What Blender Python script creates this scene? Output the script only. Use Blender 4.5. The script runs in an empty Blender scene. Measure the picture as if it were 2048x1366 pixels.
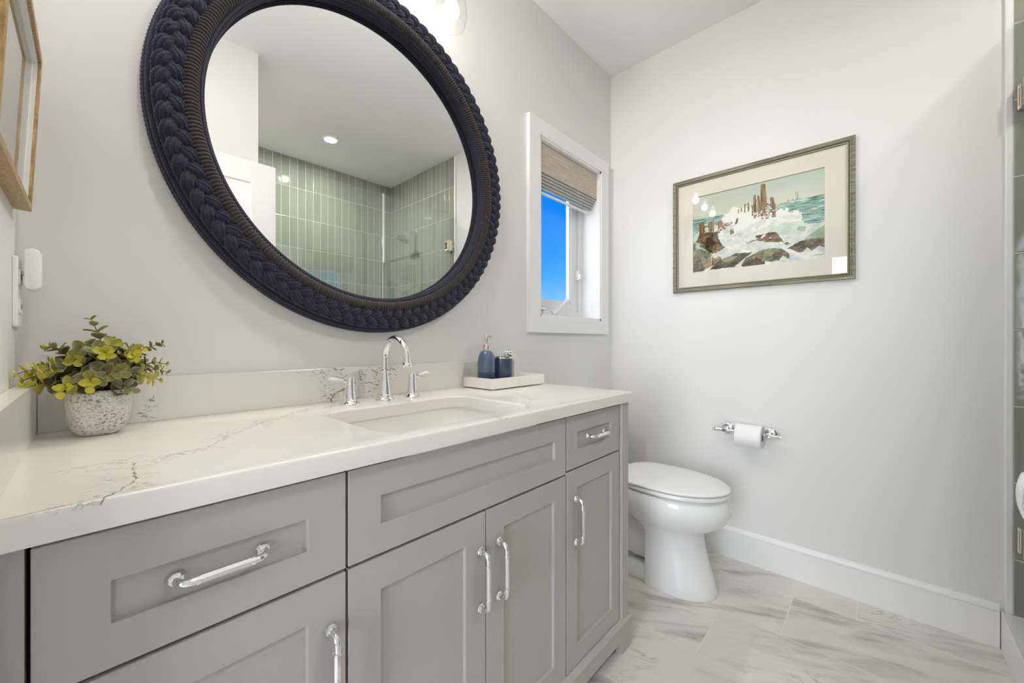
import bpy, bmesh, math, random
import numpy as np
from mathutils import Vector, Matrix
SC = bpy.context.scene
COL = SC.collection
PI = math.pi
random.seed(7)
# ------------------------------------------------------------------ camera, sky, sun, exposure
cam_d = bpy.data.cameras.new('camera'); cam = bpy.data.objects.new('camera', cam_d); COL.objects.link(cam)
cam_d.sensor_width = 36.0; cam_d.lens = 36.0*785.0/2048.0; cam_d.clip_start = 0.01
cam.location = (0.0, -1.2, 1.077); cam.rotation_euler = (PI/2, 0, -math.radians(47.07))
SC.camera = cam
SC.view_settings.view_transform = 'Standard'; SC.view_settings.look = 'None'
SC.view_settings.exposure = 2.02; SC.view_settings.gamma = 1.0; SC.view_settings.use_curve_mapping = False
SC.cycles.max_bounces = 14; SC.cycles.diffuse_bounces = 7; SC.cycles.glossy_bounces = 8
SC.cycles.transparent_max_bounces = 16; SC.cycles.transmission_bounces = 8
SC.cycles.caustics_reflective = False; SC.cycles.caustics_refractive = False
SC.cycles.sample_clamp_indirect = 6.0

W = bpy.data.worlds.new('sky'); SC.world = W; W.use_nodes = True
nt = W.node_tree; nt.nodes.clear()
o_ = nt.nodes.new('ShaderNodeOutputWorld'); bg = nt.nodes.new('ShaderNodeBackground')
tc = nt.nodes.new('ShaderNodeTexCoord'); sp = nt.nodes.new('ShaderNodeSeparateXYZ'); rp = nt.nodes.new('ShaderNodeValToRGB')
nt.links.new(tc.outputs['Generated'], sp.inputs[0]); nt.links.new(sp.outputs['Z'], rp.inputs[0])
nt.links.new(rp.outputs[0], bg.inputs[0]); nt.links.new(bg.outputs[0], o_.inputs[0])
els = rp.color_ramp.elements
els[0].position = 0.0; els[0].color = (0.30, 0.31, 0.28, 1)
els[1].position = 0.9; els[1].color = (0.0, 0.16, 0.75, 1)
for p, c in ((0.012, (0.34, 0.36, 0.34)), (0.03, (0.50, 0.78, 1.0)), (0.085, (0.24, 0.60, 1.0)), (0.16, (0.05, 0.41, 1.0)), (0.22, (0.005, 0.33, 1.0)), (0.32, (0.0, 0.25, 1.0))):
    e = els.new(p); e.color = (*c, 1)
bg.inputs[1].default_value = 0.255

def sun(name, d, energy, col, ang):
    l = bpy.data.lights.new(name, 'SUN'); l.energy = energy; l.color = col; l.angle = math.radians(ang)
    o = bpy.data.objects.new(name, l); COL.objects.link(o)
    o.rotation_euler = Vector(d).to_track_quat('-Z', 'Y').to_euler(); o.location = (-6, 2, 5)
    return o
sun('sun', (0.86, 0.24, -0.40), 3.6, (0.90, 0.95, 1.0), 75)          # soft daylight, through the next room's window and the open door
sun('sky_glow', (0.50, -0.72, -0.48), 0.6, (0.88, 0.94, 1.0), 80)     # soft skylight falling in at the small window
sun('upward_fill', (0.84, 0.12, 0.42), 0.7, (1.0, 0.99, 0.97), 70)        # added upward fill for the ceiling, imitating daylight off the ground outside
BULB = 0.5        # glow of the vanity bulbs' frosted glass
BULB_W = 2.45      # what each of them sheds into the room
DOWN = 64.0        # radiance of the added recessed lamp; the shower's is scaled from it

# ------------------------------------------------------------------ node helpers
class NT:
    def __init__(s, name):
        s.m = bpy.data.materials.new(name); s.m.use_nodes = True; s.t = s.m.node_tree; s.t.nodes.clear()
        s.out = s.t.nodes.new('ShaderNodeOutputMaterial')
    def n(s, typ, **k):
        x = s.t.nodes.new(typ)
        for a, b in k.items(): setattr(x, a, b)
        return x
    def set(s, sock, v):
        if isinstance(v, bpy.types.NodeSocket): s.t.links.new(v, sock)
        elif isinstance(v, (tuple, list)) and len(v) == 3 and sock.type == 'RGBA': sock.default_value = (*v, 1)
        else: sock.default_value = v
    def math(s, op, a, b=0.0, c=0.0, clamp=False):
        x = s.n('ShaderNodeMath', operation=op, use_clamp=clamp)
        s.set(x.inputs[0], a); s.set(x.inputs[1], b); s.set(x.inputs[2], c); return x.outputs[0]
    def vm(s, op, a, b=(0, 0, 0), sc=None, out=0):
        x = s.n('ShaderNodeVectorMath', operation=op); s.set(x.inputs[0], a); s.set(x.inputs[1], b)
        if sc is not None: s.set(x.inputs['Scale'], sc)
        return x.outputs[out]
    def obj(s): return s.n('ShaderNodeTexCoord').outputs['Object']
    def mapping(s, v, scale=(1, 1, 1), loc=(0, 0, 0), rot=(0, 0, 0)):
        x = s.n('ShaderNodeMapping'); s.set(x.inputs[0], v); x.inputs['Location'].default_value = loc
        x.inputs['Rotation'].default_value = rot; x.inputs['Scale'].default_value = scale; return x.outputs[0]
    def noise(s, v, scale=5, detail=4, rough=0.55, out=0, dist=0.0):
        x = s.n('ShaderNodeTexNoise'); s.set(x.inputs['Vector'], v); x.inputs['Scale'].default_value = scale
        x.inputs['Detail'].default_value = detail; x.inputs['Roughness'].default_value = rough; x.inputs['Distortion'].default_value = dist
        return x.outputs[out]
    def ramp(s, v, stops, interp='LINEAR'):
        x = s.n('ShaderNodeValToRGB'); x.color_ramp.interpolation = interp; s.set(x.inputs[0], v)
        e = x.color_ramp.elements
        while len(e) < len(stops): e.new(0.5)
        for el, (p, c) in zip(e, stops):
            el.position = p; el.color = (*c, 1) if isinstance(c, (tuple, list)) else (c, c, c, 1)
        return x.outputs[0]
    def step(s, v, a, b):
        x = s.n('ShaderNodeMapRange', interpolation_type='SMOOTHSTEP', clamp=True)
        s.set(x.inputs[0], v); s.set(x.inputs[1], a); s.set(x.inputs[2], b); return x.outputs[0]
    def mix(s, f, a, b, mode='MIX'):
        x = s.n('ShaderNodeMix', data_type='RGBA', blend_type=mode)
        s.set(x.inputs[0], f); s.set(x.inputs[6], a); s.set(x.inputs[7], b); return x.outputs[2]
    def bump(s, h, strength=0.3, dist=0.002):
        x = s.n('ShaderNodeBump'); s.set(x.inputs['Height'], h); x.inputs['Strength'].default_value = strength; x.inputs['Distance'].default_value = dist
        return x.outputs[0]
    def bsdf(s, color=(0.8, 0.8, 0.8), rough=0.5, metal=0.0, normal=None, spec=0.5, **k):
        x = s.n('ShaderNodeBsdfPrincipled'); s.set(x.inputs['Base Color'], color); s.set(x.inputs['Roughness'], rough)
        s.set(x.inputs['Metallic'], metal); x.inputs['Specular IOR Level'].default_value = spec
        if normal is not None: s.set(x.inputs['Normal'], normal)
        for a, b in k.items(): s.set(x.inputs[a.replace('_', ' ')], b)
        return x
    def done(s, sh):
        s.t.links.new(sh.outputs[0] if hasattr(sh, 'outputs') else sh, s.out.inputs[0]); return s.m

def plain(name, col, rough=0.5, metal=0.0, bump=0.0, bscale=300, spec=0.5, var=0.0, **k):
    t = NT(name); nm = None; c = col; p = t.obj()
    if bump: nm = t.bump(t.noise(p, bscale, 3), bump, 0.001)
    if var:
        f = t.noise(p, 6, 4); c = t.mix(f, tuple(x*(1-var) for x in col), tuple(min(1, x*(1+var)) for x in col))
    return t.done(t.bsdf(c, rough, metal, nm, spec, **k))

def thin_glass(name, tint=(1, 1, 1), ior=1.5, boost=1.0):
    t = NT(name); tr = t.n('ShaderNodeBsdfTransparent'); t.set(tr.inputs[0], tint)
    g = t.n('ShaderNodeBsdfGlossy'); g.inputs['Roughness'].default_value = 0.0
    ge = t.n('ShaderNodeNewGeometry'); c = t.math('ABSOLUTE', t.vm('DOT_PRODUCT', ge.outputs['Incoming'], ge.outputs['Normal'], out=1))
    r0 = ((ior-1)/(ior+1))**2
    f = t.math('ADD', r0, t.math('MULTIPLY', t.math('POWER', t.math('SUBTRACT', 1.0, c), 5.0), 1.0-r0))
    f = t.math('MULTIPLY', f, boost, clamp=True)
    mx = t.n('ShaderNodeMixShader'); t.set(mx.inputs[0], f); t.t.links.new(tr.outputs[0], mx.inputs[1]); t.t.links.new(g.outputs[0], mx.inputs[2])
    return t.done(mx)

def emit(name, col, strength):
    t = NT(name); e = t.n('ShaderNodeEmission'); t.set(e.inputs[0], col); e.inputs[1].default_value = strength; return t.done(e)

def marble(name, base, vein, segs, axes='XY', origin=(0, 0, 0), width=0.0016, soft=0.35, rough=0.22):
    """quartz: pale base, faint clouding, and thin dark veins along the given polylines"""
    t = NT(name); p = t.obj()
    s = t.n('ShaderNodeSeparateXYZ'); t.set(s.inputs[0], p)
    cb = t.n('ShaderNodeCombineXYZ'); t.set(cb.inputs[0], s.outputs[axes[0]]); t.set(cb.inputs[1], s.outputs[axes[1]])
    q = cb.outputs[0]
    w1 = t.vm('SUBTRACT', t.noise(q, 55, 8, 0.78, out=1), (0.5, 0.5, 0.5))
    qw = t.vm('ADD', q, t.vm('SCALE', w1, sc=0.022))
    zero = t.n('ShaderNodeCombineXYZ')
    sx = t.n('ShaderNodeSeparateXYZ'); t.set(sx.inputs[0], qw); t.set(zero.inputs[0], sx.outputs[0]); t.set(zero.inputs[1], sx.outputs[1]); qw = zero.outputs[0]
    dmin = None
    for pl, wt in segs:
        for a, b in zip(pl[:-1], pl[1:]):
            ab = (b[0]-a[0], b[1]-a[1], 0.0); L2 = max(1e-9, ab[0]**2+ab[1]**2)
            pa = t.vm('SUBTRACT', qw, (a[0], a[1], 0.0))
            h = t.math('DIVIDE', t.vm('DOT_PRODUCT', pa, ab, out=1), L2, clamp=True)
            d = t.vm('LENGTH', t.vm('SUBTRACT', pa, t.vm('SCALE', ab, sc=h)), out=1)
            d = t.math('DIVIDE', d, wt)
            dmin = d if dmin is None else t.math('MINIMUM', dmin, d)
    cloud = t.noise(q, 7, 5, 0.6)
    col = t.mix(t.math('MULTIPLY', t.step(cloud, 0.5, 0.85), 0.35), base, tuple(x*0.86 for x in base))
    # faint background veining of its own
    n2 = t.noise(t.mapping(q, (1, 1.6, 1), (3.1, 1.7, 0)), 4.5, 6, 0.62, dist=0.6)
    bv = t.math('SUBTRACT', 1.0, t.step(t.math('ABSOLUTE', t.math('SUBTRACT', n2, 0.5)), 0.0, 0.011))
    bv = t.math('MULTIPLY', bv, t.math('MULTIPLY', t.step(t.noise(q, 3.1, 2), 0.52, 0.72), 0.20))
    f = bv
    if dmin is not None:
        wn = t.math('MULTIPLY', t.step(t.noise(q, 90, 3), 0.30, 0.75), width*1.9)
        line = t.math('SUBTRACT', 1.0, t.step(dmin, t.math('MULTIPLY', wn, 0.25), t.math('ADD', wn, width*0.35)))
        halo = t.math('SUBTRACT', 1.0, t.step(dmin, 0.004, 0.055))
        fl = t.noise(t.mapping(q, (1, 1.9, 1), (0, 0, 0), (0, 0, 0.45)), 95, 5, 0.7)
        fleck = t.math('MULTIPLY', halo, t.math('MULTIPLY', t.step(fl, 0.515, 0.60), t.step(t.noise(q, 21, 2), 0.46, 0.56)))
        f = t.math('MAXIMUM', t.math('MAXIMUM', t.math('MULTIPLY', line, 0.92), t.math('MULTIPLY', fleck, soft)), bv)
        if axes == 'XY': f = t.math('MULTIPLY', f, t.step(s.outputs[2], 0.892, 0.8965) if base[0] < 0.825 else 1.0)
    col = t.mix(f, col, vein)
    return t.done(t.bsdf(col, rough, spec=0.5))

# ------------------------------------------------------------------ mesh helpers
class MB:
    def __init__(s): s.v = []; s.f = []; s.mi = []; s.sm = []
    def add(s, vs, fs, smooth=False, mi=0):
        b = len(s.v); s.v.extend(tuple(map(float, v)) for v in vs)
        for f in fs: s.f.append([b+i for i in f]); s.mi.append(mi); s.sm.append(smooth)
        return s
    def box(s, x0, x1, y0, y1, z0, z1, mi=0):
        vs = [(x, y, z) for z in (z0, z1) for y in (y0, y1) for x in (x0, x1)]
        return s.add(vs, [(0, 2, 3, 1), (4, 5, 7, 6), (0, 1, 5, 4), (2, 6, 7, 3), (0, 4, 6, 2), (1, 3, 7, 5)], False, mi)
    def rings(s, rs, closed=True, cap0=True, cap1=True, smooth=True, mi=0):
        """skin a list of equal-length rings"""
        n = len(rs[0]); vs = [p for r in rs for p in r]; fs = []
        for i in range(len(rs)-1):
            for j in range(n if closed else n-1):
                k = (j+1) % n; fs.append((i*n+j, i*n+k, (i+1)*n+k, (i+1)*n+j))
        s.add(vs, fs, smooth, mi)
        if cap0: s.add(rs[0], [tuple(range(n))[::-1]], False, mi)
        if cap1: s.add(rs[-1], [tuple(range(n))], False, mi)
        return s
    def lathe(s, prof, c=(0, 0, 0), axis=(0, 0, 1), n=32, cap0=True, cap1=True, mi=0, smooth=True, sx=1.0, ph=0.0):
        """profile of (radius, distance along axis)"""
        ax = Vector(axis).normalized(); u = ax.orthogonal().normalized() if abs(ax.z) < 0.999 else Vector((1, 0, 0)); w = ax.cross(u)
        c = Vector(c); rs = []
        for r, h in prof:
            rs.append([c+ax*h+(u*math.cos(2*PI*j/n+ph)*r*sx+w*math.sin(2*PI*j/n+ph)*r) for j in range(n)])
        return s.rings(rs, True, cap0 and prof[0][0] > 1e-6, cap1 and prof[-1][0] > 1e-6, smooth, mi)
    def tube(s, pts, rad, n=14, cap=True, mi=0, up=None, smooth=True, ph=0.0):
        P = [Vector(p) for p in pts]; m = len(P)
        R = rad if isinstance(rad, (list, tuple)) else [rad]*m
        T = [(P[min(i+1, m-1)]-P[max(i-1, 0)]).normalized() for i in range(m)]
        u = Vector(up) if up else T[0].orthogonal(); rs = []
        for i in range(m):
            u = (u-T[i]*u.dot(T[i])).normalized(); w = T[i].cross(u)
            rs.append([P[i]+(u*math.cos(2*PI*j/n+ph)+w*math.sin(2*PI*j/n+ph))*R[i] for j in range(n)])
        return s.rings(rs, True, cap, cap, smooth, mi)
    def prism(s, poly, f0, f1, smooth=False, mi=0):
        """poly of 2D points; f0 and f1 turn a 2D point into its two 3D ends"""
        return s.rings([[f0(*p) for p in poly], [f1(*p) for p in poly]], True, True, True, smooth, mi)

def root_loc(o):
    while o.parent: o = o.parent
    return Vector(o.location)
def build(name, mb, mat, parent=None, origin=None, bevel=0.0, bseg=2, angle=35, fixn=True, subsurf=0, label=None):
    off = root_loc(parent) if parent else Vector(origin or (0, 0, 0))
    me = bpy.data.meshes.new(name)
    me.from_pydata([tuple(Vector(v)-off) for v in mb.v], [], mb.f)
    for i, m in enumerate(mat if isinstance(mat, (list, tuple)) else [mat]): me.materials.append(m)
    me.polygons.foreach_set('material_index', mb.mi); me.polygons.foreach_set('use_smooth', mb.sm)
    if fixn:
        bm = bmesh.new(); bm.from_mesh(me); bmesh.ops.remove_doubles(bm, verts=bm.verts, dist=1e-6)
        bmesh.ops.recalc_face_normals(bm, faces=bm.faces); bm.to_mesh(me); bm.free()
    o = bpy.data.objects.new(name, me); COL.objects.link(o)
    if any(mb.sm): me.set_sharp_from_angle(angle=math.radians(angle))
    if parent: o.parent = parent
    else: o.location = off
    if bevel:
        b = o.modifiers.new('bevel', 'BEVEL'); b.width = bevel; b.segments = bseg; b.limit_method = 'ANGLE'; b.angle_limit = math.radians(40); b.harden_normals = False
    if subsurf:
        b = o.modifiers.new('subsurf', 'SUBSURF'); b.levels = subsurf; b.render_levels = subsurf
    if label: o['label'] = label
    return o
def tag(o, label, cat, group=None):
    o['label'] = label; o['category'] = cat
    if group: o['group'] = group
    return o
def thing(name, loc, label, cat, group=None):
    o = bpy.data.objects.new(name, None); COL.objects.link(o); o.location = loc; o.empty_display_size = 0.05
    return tag(o, label, cat, group)
def struct(name, mb, mat, **k):
    o = build(name, mb, mat, **k); o['kind'] = 'structure'; return o
def struct_empty(name, loc):
    o = bpy.data.objects.new(name, None); COL.objects.link(o); o.location = loc; o['kind'] = 'structure'; return o
def arc(c, r, a0, a1, n, f):
    return [f(c[0]+r*math.cos(a0+(a1-a0)*i/n), c[1]+r*math.sin(a0+(a1-a0)*i/n)) for i in range(n+1)]
def rrect(x0, x1, y0, y1, r, n=6):
    o = []
    for cx, cy, a in ((x1-r, y1-r, 0), (x0+r, y1-r, PI/2), (x0+r, y0+r, PI), (x1-r, y0+r, 1.5*PI)):
        o += [(cx+r*math.cos(a+PI/2*i/n), cy+r*math.sin(a+PI/2*i/n)) for i in range(n+1)]
    return o

# ------------------------------------------------------------------ materials
M = {}
M['wall'] = plain('wall_paint', (0.775, 0.77, 0.76), 0.6, bump=0.05, bscale=500, spec=0.3)
M['ceil'] = plain('ceiling_paint', (0.86, 0.86, 0.855), 0.8, spec=0.2)
M['trim'] = plain('trim_paint', (0.87, 0.87, 0.87), 0.35)
M['cab'] = plain('cabinet_paint', (0.475, 0.45, 0.425), 0.42, bump=0.02, bscale=900, spec=0.4)
M['dark'] = plain('gap_shade', (0.02, 0.018, 0.016), 0.8)  # near-black that paints in the shade inside gaps and slots
M['chrome'] = plain('chrome', (0.92, 0.92, 0.93), 0.04, 1.0)
M['nickel'] = plain('polished_nickel', (0.80, 0.76, 0.70), 0.15, 1.0)
M['porcelain'] = plain('porcelain', (0.86, 0.865, 0.87), 0.07, spec=0.6)
M['plastic'] = plain('white_plastic', (0.84, 0.84, 0.835), 0.3)
M['mirror'] = plain('mirror_silver', (0.93, 0.945, 0.94), 0.0, 1.0)
M['glass'] = thin_glass('clear_glass', (0.97, 0.985, 0.98))
M['pane'] = thin_glass('window_glass', (0.99, 0.995, 1.0), 1.25)
M['shower_glass'] = thin_glass('shower_glass', (0.93, 0.965, 0.945), 1.5, 2.2)
M['shade_glass'] = thin_glass('shade_glass', (0.97, 0.97, 0.965), 1.4)
M['picture_glass'] = thin_glass('picture_glass', (0.985, 0.985, 0.98), 1.5, 1.0)
M['paper'] = plain('toilet_paper', (0.88, 0.88, 0.89), 0.95, bump=0.25, bscale=900, spec=0.1)
M['card'] = plain('cardboard', (0.42, 0.33, 0.24), 0.9)
M['brass'] = plain('aged_brass', (0.62, 0.50, 0.33), 0.25, 1.0)

TOPV = [([(-0.01, -0.60), (-0.003, -0.577), (0.015, -0.556), (0.033, -0.524), (0.041, -0.497), (0.039, -0.461), (0.044, -0.411), (0.066, -0.398), (0.112, -0.386), (0.138, -0.376)], 1.0),
        ([(0.138, -0.376), (0.179, -0.304), (0.23, -0.251), (0.269, -0.202), (0.305, -0.183), (0.343, -0.144), (0.399, -0.113)], 0.8),
        ([(-0.014, -0.382), (0.012, -0.377), (0.043, -0.404)], 0.6), ([(-0.004, -0.414), (0.018, -0.419), (0.041, -0.437)], 0.5),
        ([(0.64, -0.586), (0.657, -0.531), (0.684, -0.512), (0.739, -0.503), (0.818, -0.491), (0.913, -0.435), (0.961, -0.353), (1.016, -0.257)], 0.6)]
M['quartz'] = marble('quartz_top', (0.82, 0.79, 0.75), (0.16, 0.15, 0.15), TOPV, 'XY', width=0.0011, soft=0.6, rough=0.16)
SPLV = [([(0.481, 0.895), (0.49, 0.916), (0.501, 0.922), (0.518, 0.933), (0.526, 0.935), (0.56, 0.952)], 1.5),
        ([(0.631, 0.939), (0.614, 0.943), (0.603, 0.947), (0.591, 0.945), (0.576, 0.959), (0.57, 0.979), (0.58, 0.992)], 1.2),
        ([(0.465, 0.985), (0.474, 0.978)], 0.9), ([(0.494, 0.993), (0.51, 0.99), (0.522, 0.995)], 0.9),
        ([(0.492, 0.975), (0.516, 0.967), (0.535, 0.976)], 1.0), ([(0.631, 0.976), (0.609, 0.987)], 1.2),
        ([(0.67, 0.973), (0.682, 0.993)], 0.9), ([(0.585, 0.941), (0.591, 0.931)], 0.7),
        ([(0.098, 0.957), (0.088, 0.932), (0.08, 0.914), (0.091, 0.901)], 0.33)]
M['quartz_splash'] = marble('quartz_splash', (0.79, 0.77, 0.74), (0.10, 0.095, 0.09), SPLV, 'XZ', width=0.0010, soft=0.85, rough=0.18)
M['quartz_side'] = marble('quartz_side', (0.81, 0.785, 0.75), (0.3, 0.29, 0.28), [], 'YZ', rough=0.16)
M['tray_marble'] = marble('tray_marble', (0.84, 0.82, 0.79), (0.42, 0.38, 0.34), [([(1.0, -0.2), (1.02, -0.17)], 0.5), ([(1.18, -0.2), (1.2, -0.1)], 0.6)], 'XY', width=0.0014, rough=0.3)
M['curb'] = marble('curb_quartz', (0.83, 0.82, 0.81), (0.3, 0.3, 0.3), [([(2.10, -1.56), (2.16, -1.545)], 0.5)], 'XY', rough=0.2)

def floor_mat():
    t = NT('floor_tile'); p = t.obj(); s = t.n('ShaderNodeSeparateXYZ'); t.set(s.inputs[0], p)
    WX, LY = 0.2953, 0.60
    xr = t.math('DIVIDE', t.math('SUBTRACT', s.outputs[0], 1.428), WX); row = t.math('FLOOR', xr); fx = t.math('SUBTRACT', xr, row)
    ys = t.math('DIVIDE', t.math('ADD', t.math('ADD', s.outputs[1], 0.741), t.math('MULTIPLY', row, 0.2)), LY)
    cy = t.math('FLOOR', ys); fy = t.math('SUBTRACT', ys, cy)
    dx = t.math('MULTIPLY', t.math('MINIMUM', fx, t.math('SUBTRACT', 1.0, fx)), WX)
    dy = t.math('MULTIPLY', t.math('MINIMUM', fy, t.math('SUBTRACT', 1.0, fy)), LY)
    g = t.math('SUBTRACT', 1.0, t.step(t.math('MINIMUM', dx, dy), 0.0010, 0.0018))
    rnd = t.math('FRACT', t.math('MULTIPLY', t.math('SINE', t.math('ADD', t.math('MULTIPLY', row, 12.99), t.math('MULTIPLY', cy, 78.23))), 437.58))
    cb = t.n('ShaderNodeCombineXYZ'); t.set(cb.inputs[0], s.outputs[0]); t.set(cb.inputs[1], s.outputs[1]); t.set(cb.inputs[2], t.math('MULTIPLY', rnd, 40.0))
    q = cb.outputs[0]
    qr = t.mapping(q, (1, 1, 1), (0, 0, 0), (0, 0, -0.42))
    a = t.noise(t.mapping(qr, (5.5, 1.3, 1)), 1.6, 6, 0.6, dist=0.5)
    st = t.noise(t.mapping(qr, (26, 4.0, 1)), 1.6, 6, 0.7)
    m = t.math('MULTIPLY', t.step(a, 0.47, 0.70), t.math('ADD', 0.35, t.math('MULTIPLY', t.step(st, 0.35, 0.75), 0.65)))
    v = t.math('SUBTRACT', 1.0, t.step(t.math('ABSOLUTE', t.math('SUBTRACT', t.noise(t.mapping(qr, (3.6, 1.2, 1), (7, 3, 0)), 2.2, 7, 0.65, dist=0.8), 0.5)), 0.0, 0.022))
    m = t.math('MAXIMUM', m, t.math('MULTIPLY', v, t.math('MULTIPLY', t.step(t.noise(q, 3.0, 2), 0.45, 0.68), 0.55)))
    base = t.mix(t.noise(q, 2.5, 3), (0.72, 0.675, 0.625), (0.785, 0.755, 0.715))
    col = t.mix(t.math('MULTIPLY', m, 0.95), base, (0.30, 0.275, 0.25))
    col = t.mix(g, col, (0.83, 0.81, 0.78))
    h = t.math('SUBTRACT', 1.0, g)
    return t.done(t.bsdf(col, 0.32, spec=0.4, normal=t.bump(h, 0.5, 0.001)))
M['floor'] = floor_mat()

def shower_tile(name, ax, u0):
    t = NT(name); p = t.obj(); s = t.n('ShaderNodeSeparateXYZ'); t.set(s.inputs[0], p)
    TW, TH = 0.0655, 0.2645
    xr = t.math('DIVIDE', t.math('SUBTRACT', s.outputs[ax], u0), TW); cx = t.math('FLOOR', xr); fx = t.math('SUBTRACT', xr, cx)
    zr = t.math('DIVIDE', t.math('SUBTRACT', 2.704, s.outputs[2]), TH); cz = t.math('FLOOR', zr); fz = t.math('SUBTRACT', zr, cz)
    dx = t.math('MULTIPLY', t.math('MINIMUM', fx, t.math('SUBTRACT', 1.0, fx)), TW)
    dz = t.math('MULTIPLY', t.math('MINIMUM', fz, t.math('SUBTRACT', 1.0, fz)), TH)
    d = t.math('MINIMUM', dx, dz); g = t.math('SUBTRACT', 1.0, t.step(d, 0.0011, 0.0017))
    rnd = t.math('FRACT', t.math('MULTIPLY', t.math('SINE', t.math('ADD', t.math('MULTIPLY', cx, 12.99), t.math('MULTIPLY', cz, 78.23))), 437.58))
    cl = t.noise(p, 9, 5, 0.6)
    col = t.mix(t.math('ADD', t.math('MULTIPLY', rnd, 0.55), t.math('MULTIPLY', cl, 0.45)), (0.255, 0.268, 0.232), (0.355, 0.362, 0.318))
    col = t.mix(g, col, (0.72, 0.72, 0.68))
    h = t.math('ADD', t.step(d, 0.0008, 0.006), t.math('MULTIPLY', t.noise(p, 14, 2), 0.5))
    return t.done(t.bsdf(col, t.math('ADD', 0.07, t.math('MULTIPLY', g, 0.5)), spec=0.55, normal=t.bump(h, 0.35, 0.003)))
M['tile_x'] = shower_tile('shower_tile_across', 0, 2.175)
M['tile_y'] = shower_tile('shower_tile_along', 1, -1.545)

# ------------------------------------------------------------------ the room
XL, XR, ZC = -0.093, 2.185, 2.704
WY = 0.16
mb = MB(); mb.box(-2.9, 2.4, -2.9, 0.5, -0.1, 0); struct('floor', mb, M['floor'])
mb = MB(); mb.box(-2.9, 2.4, -2.9, 0.5, ZC, ZC+0.1); struct('ceiling', mb, M['ceil'])
wx0, wx1, wz0, wz1 = 1.470, 2.040, 1.197, 2.070
mb = MB(); a, b = -0.193, XR+0.1
mb.box(a, wx0, 0, WY, 0, ZC); mb.box(wx1, b, 0, WY, 0, ZC); mb.box(wx0, wx1, 0, WY, 0, wz0); mb.box(wx0, wx1, 0, WY, wz1, ZC)
struct('wall_back', mb, M['wall'])
mb = MB(); mb.box(XR, XR+0.1, -2.8, 0, 0, ZC); struct('wall_right', mb, M['wall'])
dy0, dy1, dz1 = -1.36, -0.605, 2.085
mb = MB(); mb.box(XL-0.1, XL, dy1, 0, 0, ZC); mb.box(XL-0.1, XL, dy0, dy1, dz1, ZC); mb.box(XL-0.1, XL, -2.2, dy0, 0, ZC)
struct('wall_left', mb, M['wall'])
mb = MB(); mb.box(XL, 0.65, -1.50, -1.40, 0, ZC); struct('wall_front', mb, M['wall'])
mb = MB(); mb.box(0.55, 0.65, -2.70, -1.50, 0, ZC); struct('wall_shower_side', mb, M['wall'])
mb = MB(); mb.box(0.55, XR+0.1, -2.80, -2.612, 0, ZC); struct('wall_shower_back', mb, M['wall'])
# tile skins of the shower
mb = MB(); mb.box(0.65, XR-0.009, -2.612, -2.602, 0, ZC); struct('trim_4', mb, M['tile_x'])
mb = MB(); mb.box(XR-0.010, XR, -2.602, -1.545, 0, ZC); struct('trim_5', mb, M['tile_y'])
mb = MB(); mb.box(XR-0.013, XR, -1.545, -1.527, 0.131, ZC); struct('trim_1', mb, M['trim'], bevel=0.003)
# next room, unseen, added so that daylight comes in by the open door
mb = MB(); mb.box(-2.75, -2.65, -2.8, -1.9, 0, ZC); mb.box(-2.75, -2.65, -0.74, 0.4, 0, ZC); mb.box(-2.75, -2.65, -1.9, -0.74, 0, 0.5); mb.box(-2.75, -2.65, -1.9, -0.74, 2.25, ZC)
struct('wall_hall_left', mb, M['wall'])
mb = MB(); mb.box(-2.65, -0.193, 0.2, 0.3, 0, ZC); struct('wall_hall_back', mb, M['wall'])
mb = MB(); mb.box(-2.65, -0.193, -2.3, -2.2, 0, ZC); struct('wall_hall_front', mb, M['wall'])
# baseboards
def baseboard(name, p0, p1, nrm):
    prof = [(0, 0), (0.014, 0), (0.014, 0.128), (0.017, 0.131), (0.017, 0.138), (0.014, 0.146), (0.008, 0.152), (0, 0.152)]
    n = Vector(nrm)
    mb = MB(); mb.prism(prof, lambda u, z: Vector(p0)+n*u+Vector((0, 0, z)), lambda u, z: Vector(p1)+n*u+Vector((0, 0, z)))
    struct(name, mb, M['trim'])
baseboard('baseboard_right', (XR, -0.017, 0), (XR, -1.515, 0), (-1, 0, 0))
baseboard('baseboard_back', (1.32, 0, 0), (XR, 0, 0), (0, -1, 0))
# door casing of the doorway
mb = MB(); mb.box(XL, XL+0.016, dy1, dy1+0.035, 0, dz1+0.07); mb.box(XL, XL+0.016, dy0, dy1, dz1, dz1+0.07); struct('trim_2', mb, M['trim'], bevel=0.002)
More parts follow.
